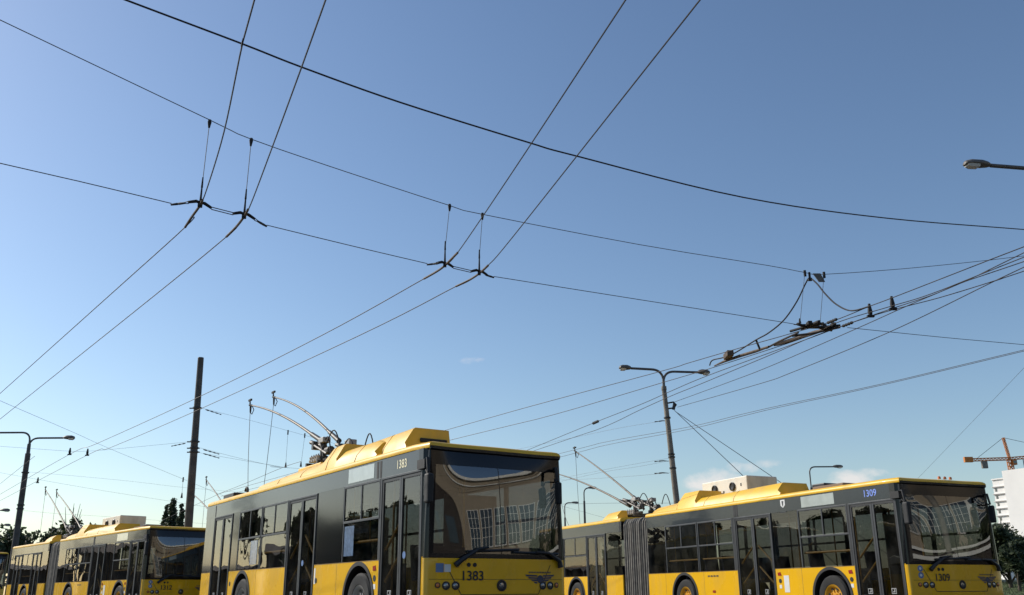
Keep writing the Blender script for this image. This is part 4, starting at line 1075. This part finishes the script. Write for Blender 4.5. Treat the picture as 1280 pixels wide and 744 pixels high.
# crane
p = ay(1262, 574, 520); e = empty('tower_crane', (p.x, 520, 0)); zt = p.z
def lattice(mb, a, b, w, n, r, up_=Vector((0, 0, 1))):
    a, b = Vector(a), Vector(b); d = (b - a); t = d.normalized(); s = t.cross(up_ if abs(t.dot(up_)) < .9 else Vector((0, 1, 0))).normalized(); v = t.cross(s)
    cs = [s * w + v * w, s * w - v * w, -s * w - v * w, -s * w + v * w]
    for c in cs: mb.tube([a + c, b + c], r, 5)
    for i in range(n):
        p0 = a + d * (i / n); p1 = a + d * ((i + 1) / n)
        for j in range(4): mb.tube([p0 + cs[j], p1 + cs[(j + 1) % 4]], r * .7, 4); mb.tube([p0 + cs[j], p0 + cs[(j + 1) % 4]], r * .7, 4)
m = MB(); lattice(m, (0, 0, 0), (0, 0, zt), 1.1, 34, .26); m.obj('mast', 'crane', e)
m = MB(); lattice(m, (0, 0, zt), (-1.6, 0, zt + 12), .5, 6, .18); m.obj('apex', 'crane', e)
m = MB(); lattice(m, (-24, 0, zt - .4), (0, 0, zt + .2), .7, 12, .2); m.obj('counter_jib', 'crane', e)
m = MB(); lattice(m, (0, 0, zt + .2), (48, 0, zt + 4), .7, 24, .2); m.obj('jib', 'crane', e)
MB().box(-25.4, -20.8, -.9, .9, zt - 1.6, zt + 1.3).obj('counterweight', 'crane', e)
MB().box(-16, -13, -.8, .8, zt - 5, zt - 1.2).obj('ballast_block', 'concrete', e)
MB().box(1.2, 3.4, -1, 1, zt - 3.2, zt - .6).obj('cab', 'crane', e); MB().box(1.3, 3.3, -1.04, -1.0, zt - 2.4, zt - 1.0).obj('cab_window', 'window', e)
MB().tube([(7.5, 0, zt), (7.5, 0, zt - 12)], .25, 5).box(6.9, 8.1, -.4, .4, zt - 13, zt - 11.6).obj('hook', 'blackmetal', e)
MB().tube([(-1.6, 0, zt + 12), (-18, 0, zt + .6)], .12, 5).tube([(-1.6, 0, zt + 12), (34, 0, zt + 3.6)], .12, 5).obj('tie_bar', 'blackmetal', e)
tag(e, 'orange lattice tower crane rising over the white apartment block', 'crane')
# blue and white kiosk at the right edge
p = ay(1273, 742, 90); e = empty('kiosk', (p.x, 90, 0)); MB().box(-.6, 6, 0, 3, .2, 3.75).obj('wall', 'tower', e); MB().box(-.1, 6.1, -.06, -.02, 3.8, 5.0).obj('blue_board', 'blue', e)
MB().box(-.1, 6.1, -.015, .1, 3.76, 5.03).obj('board_frame', 'frame', e)
MB().box(1.2, 2.6, -.02, .0, 1.6, 2.6).obj('window', 'window', e)
tag(e, 'white kiosk with a blue board behind the trees at the right edge', 'kiosk')

# depot hall on the right: outside the frame, mirrored in the windscreens
e = empty('depot_hall', (36, -10, 0)); YA, YB, HH = -1, 32, 17.0
MB().box(0, 14, YA, YB, 0, HH).obj('wall', 'facade', e)
MB().box(-.5, 14, YA, YB, HH, HH + .35).box(-.3, 14, YA, YB, HH + .35, HH + .8).box(-.25, -.001, YA, YB, HH - 1.5, HH - 1.25).obj('cornice', 'cornice', e)
MB().box(-.3, -.001, YA, YB, 0, .9).obj('plinth', 'cornice', e)
y = YA + 2.2
while y < YB - 3:
    for (z0, z1) in ((5.2, 10.0),):
        w = MB().box(-.06, -.03, y, y + 2.5, z0, z1).obj('window', 'window', e)
        f = MB(); rect_frame(f, -.14, -.065, y - .08, y + 2.58, z0 - .08, z1 + .08, .11)
        for k in (1, 2): f.box(-.12, -.065, y + 2.5 * k / 3 - .05, y + 2.5 * k / 3 + .05, z0, z1)
        for k in (1, 2, 3): f.box(-.11, -.065, y, y + 2.5, z0 + (z1 - z0) * k / 4 - .03, z0 + (z1 - z0) * k / 4 + .03)
        f.obj('window_frame', 'cornice', w)
    y += 3.05
tag(e, 'tan depot hall with tall white-framed windows mirrored in the windscreens', 'building')
e = empty('mirror_stripe_wall', (27, -6, 0)); MB().box(-.15, .15, -34, 26, 0, 2.5).obj('wall', 'backdropwall', e)  # unseen wall, raised and banded so the windscreens mirror two white stripes
MB().box(-.22, .22, -34, 26, 2.5, 2.72).obj('coping', 'cornice', e); MB().box(-.08, .08, -34, 26, 2.72, 2.95).obj('upper_wall', 'backdropwall', e); MB().box(-.2, .2, -34, 26, 2.95, 3.12).obj('coping', 'cornice', e)
tag(e, 'unseen dark wall with two white copings, raised to mirror low in the windscreens', 'wall')
rnd = random.Random(77)
for k in range(6):
    tree('broadleaf_tree', 'dark tree before the depot hall, mirrored in the windscreen of 1309', 30 + rnd.uniform(-.6, .6), 8.5 + 3.1 * k, rblobs(rnd, 2.1, 5.2, 5), 900, .3, 80 + k, 'leafdark', 0, 'trees mirrored before the depot hall')
e = empty('backdrop', (37, -11.3, 0)); MB().box(0, 12, -44, 0, 0, 15).obj('wall', 'backdropwall', e); MB().box(-.4, 12, -44, .1, 15, 15.4).obj('parapet', 'shedroof', e)  # unseen block added to darken the reflection past the hall end
for k in range(6): MB().box(-.05, -.001, -5 - 6.5 * k, -2 - 6.5 * k, 6, 9).obj('window', 'window', e)
tag(e, 'added dark brown annex past the end of the depot hall, mirrored in the windscreens', 'building')
for ya_, yb_, hw_, hr_, nm_, lab_ in ((-36, -2, 4.9, 6.0, 'workshop', 'long brown workshop mirrored in the side windows of 1383'), (-1, 18, 3.2, 3.7, 'storage_shed', 'low brown shed mirrored in the side windows of 1312')):
    e = empty(nm_, (-72, 75, 0), R(-37))
    MB().box(-8, 0, ya_, yb_, 0, hw_).obj('wall', 'shed', e)
    MB().prism([(-8.6, hw_), (.6, hw_), (-4, hr_)], 'y', ya_ - .5, yb_ + .4).obj('roof', 'shedroof', e)
    tag(e, lab_, 'building')

# ------------------------------------------------------------------ ground
def struct(o): o['kind'] = 'structure'; return o
struct(MB().grid(lambda a, b: (a, b, 0), [-2500, -400, -60, 0, 60, 400, 2500], [-800, -60, 0, 60, 400, 3000]).obj('ground', 'asphalt'))
gb = MB(); xs = frange(22, 90, 24)
gb.grid(lambda x, t: (x, 52 + 16 * t, .02 + 1.12 * (t * t * (3 - 2 * t)) + .05 * math.sin(x * 1.3 + t * 5)), xs, frange(0, 1, 10))
struct(gb.obj('grass_bank', 'grass', None, smooth=True))
tf = MB(); rnd = random.Random(9)
for i in range(9000):
    x = rnd.uniform(27, 44); t = rnd.uniform(.15, 1); yy = 52 + 16 * t; z = .02 + 1.12 * (t * t * (3 - 2 * t)); a = rnd.uniform(0, PI); h = rnd.uniform(.06, .17); k = len(tf.v)
    tf.v += [(x - .02 * math.cos(a), yy - .02 * math.sin(a), z), (x + .02 * math.cos(a), yy + .02 * math.sin(a), z), (x + rnd.uniform(-.05, .05), yy, z + h)]; tf.f.append((k, k + 1, k + 2))
g = tf.obj('grass', 'leafmid', None, recalc=False); tag(g, 'short grass on the bank beyond 1309', 'grass', None, 'stuff')
struct(MB().box(22, 90, 68.02, 68.4, 0, 1.34).obj('kerb', 'pale'))
struct(MB().box(22, 90, 68.4, 76, 0, 1.30).obj('path', 'pale'))

# ------------------------------------------------------------------ light
SUN_AZ, SUN_EL = R(-68), R(34)          # azimuth from +Y towards +X
sd = Vector((math.sin(SUN_AZ) * math.cos(SUN_EL), math.cos(SUN_AZ) * math.cos(SUN_EL), math.sin(SUN_EL)))
sl = bpy.data.lights.new('sun', 'SUN'); sl.energy = 3.9; sl.angle = R(.55); sl.color = (1, .94, .84)
so_ = bpy.data.objects.new('sun', sl); COL.objects.link(so_); so_.rotation_euler = sd.to_track_quat('Z', 'Y').to_euler(); so_.location = sd * 50
w = bpy.data.worlds.new("World"); scene.world = w; w.use_nodes = True
n, l = w.node_tree.nodes, w.node_tree.links
bg = n["Background"]; bg.inputs[1].default_value = .125
sky = n.new('ShaderNodeTexSky'); sky.sky_type = 'NISHITA'; sky.sun_disc = False; sky.sun_elevation = SUN_EL; sky.sun_rotation = SUN_AZ
sky.air_density = 1.12; sky.dust_density = .7; sky.ozone_density = 2.2; sky.altitude = 0
tc = n.new('ShaderNodeTexCoord'); sx = n.new('ShaderNodeSeparateXYZ'); l.new(tc.outputs['Generated'], sx.inputs[0])
def mth(op, a, b=None, clamp=False):
    m = n.new('ShaderNodeMath'); m.operation = op; m.use_clamp = clamp
    for i, q in enumerate((a, b)):
        if q is None: continue
        if isinstance(q, (int, float)): m.inputs[i].default_value = q
        else: l.new(q, m.inputs[i])
    return m.outputs[0]
azn = mth('ARCTAN2', sx.outputs[0], sx.outputs[1]); eln = mth('ARCSINE', sx.outputs[2])
nz = n.new('ShaderNodeTexNoise'); nz.inputs['Scale'].default_value = 26; nz.inputs['Detail'].default_value = 7; nz.inputs['Roughness'].default_value = .62
mp = n.new('ShaderNodeMapping'); mp.inputs['Scale'].default_value = (1, 1, 1.5); l.new(tc.outputs['Generated'], mp.inputs[0]); l.new(mp.outputs[0], nz.inputs['Vector'])
nn = mth('SUBTRACT', nz.outputs['Fac'], .5)
tot = None
for (px, py, wx, wy, amp) in ((895, 600, 50, 20, 1.0), (925, 586, 30, 10, .8), (1065, 600, 30, 16, .9), (1090, 590, 40, 8, .6), (594, 451, 24, 6, .42), (960, 582, 30, 8, .4)):
    d = ray(px, py).normalized(); a0 = math.atan2(d.x, d.y); e0 = math.asin(d.z)
    qa = mth('DIVIDE', mth('SUBTRACT', azn, a0), wx / FPX); qe = mth('DIVIDE', mth('SUBTRACT', eln, e0), wy / FPX)
    r2 = mth('ADD', mth('MULTIPLY', qa, qa), mth('MULTIPLY', qe, qe))
    c = mth('MULTIPLY', mth('SUBTRACT', 1.0, r2, True), amp)
    tot = c if tot is None else mth('MAXIMUM', tot, c)
fac = mth('MULTIPLY', mth('ADD', mth('MULTIPLY', nn, 3.2), mth('SUBTRACT', mth('MULTIPLY', tot, 1.2), .25)), mth('MINIMUM', mth('MULTIPLY', tot, 2.5), 1.), True)
fac = mth('MULTIPLY', fac, .7)
mx = n.new('ShaderNodeMix'); mx.data_type = 'RGBA'; l.new(fac, mx.inputs[0])
v1 = n.new('ShaderNodeVectorMath'); v1.operation = 'SCALE'; v1.inputs['Scale'].default_value = 1 / 5.5; l.new(sky.outputs[0], v1.inputs[0])
gm = n.new('ShaderNodeGamma'); gm.inputs['Gamma'].default_value = 1.13; l.new(v1.outputs[0], gm.inputs[0])
v2 = n.new('ShaderNodeVectorMath'); v2.operation = 'SCALE'; v2.inputs['Scale'].default_value = 5.5; l.new(gm.outputs[0], v2.inputs[0])
l.new(v2.outputs[0], mx.inputs[6]); mx.inputs[7].default_value = (7.2, 6.6, 6.3, 1)
l.new(mx.outputs[2], bg.inputs[0])

# ------------------------------------------------------------------ render settings
scene.view_settings.view_transform = 'Standard'; scene.view_settings.look = 'None'; scene.view_settings.gamma = 1
scene.view_settings.exposure = 0.08
scene.cycles.max_bounces = 8; scene.cycles.transparent_max_bounces = 32; scene.cycles.glossy_bounces = 5
scene.cycles.sample_clamp_indirect = 6
scene.cycles.use_denoising = True
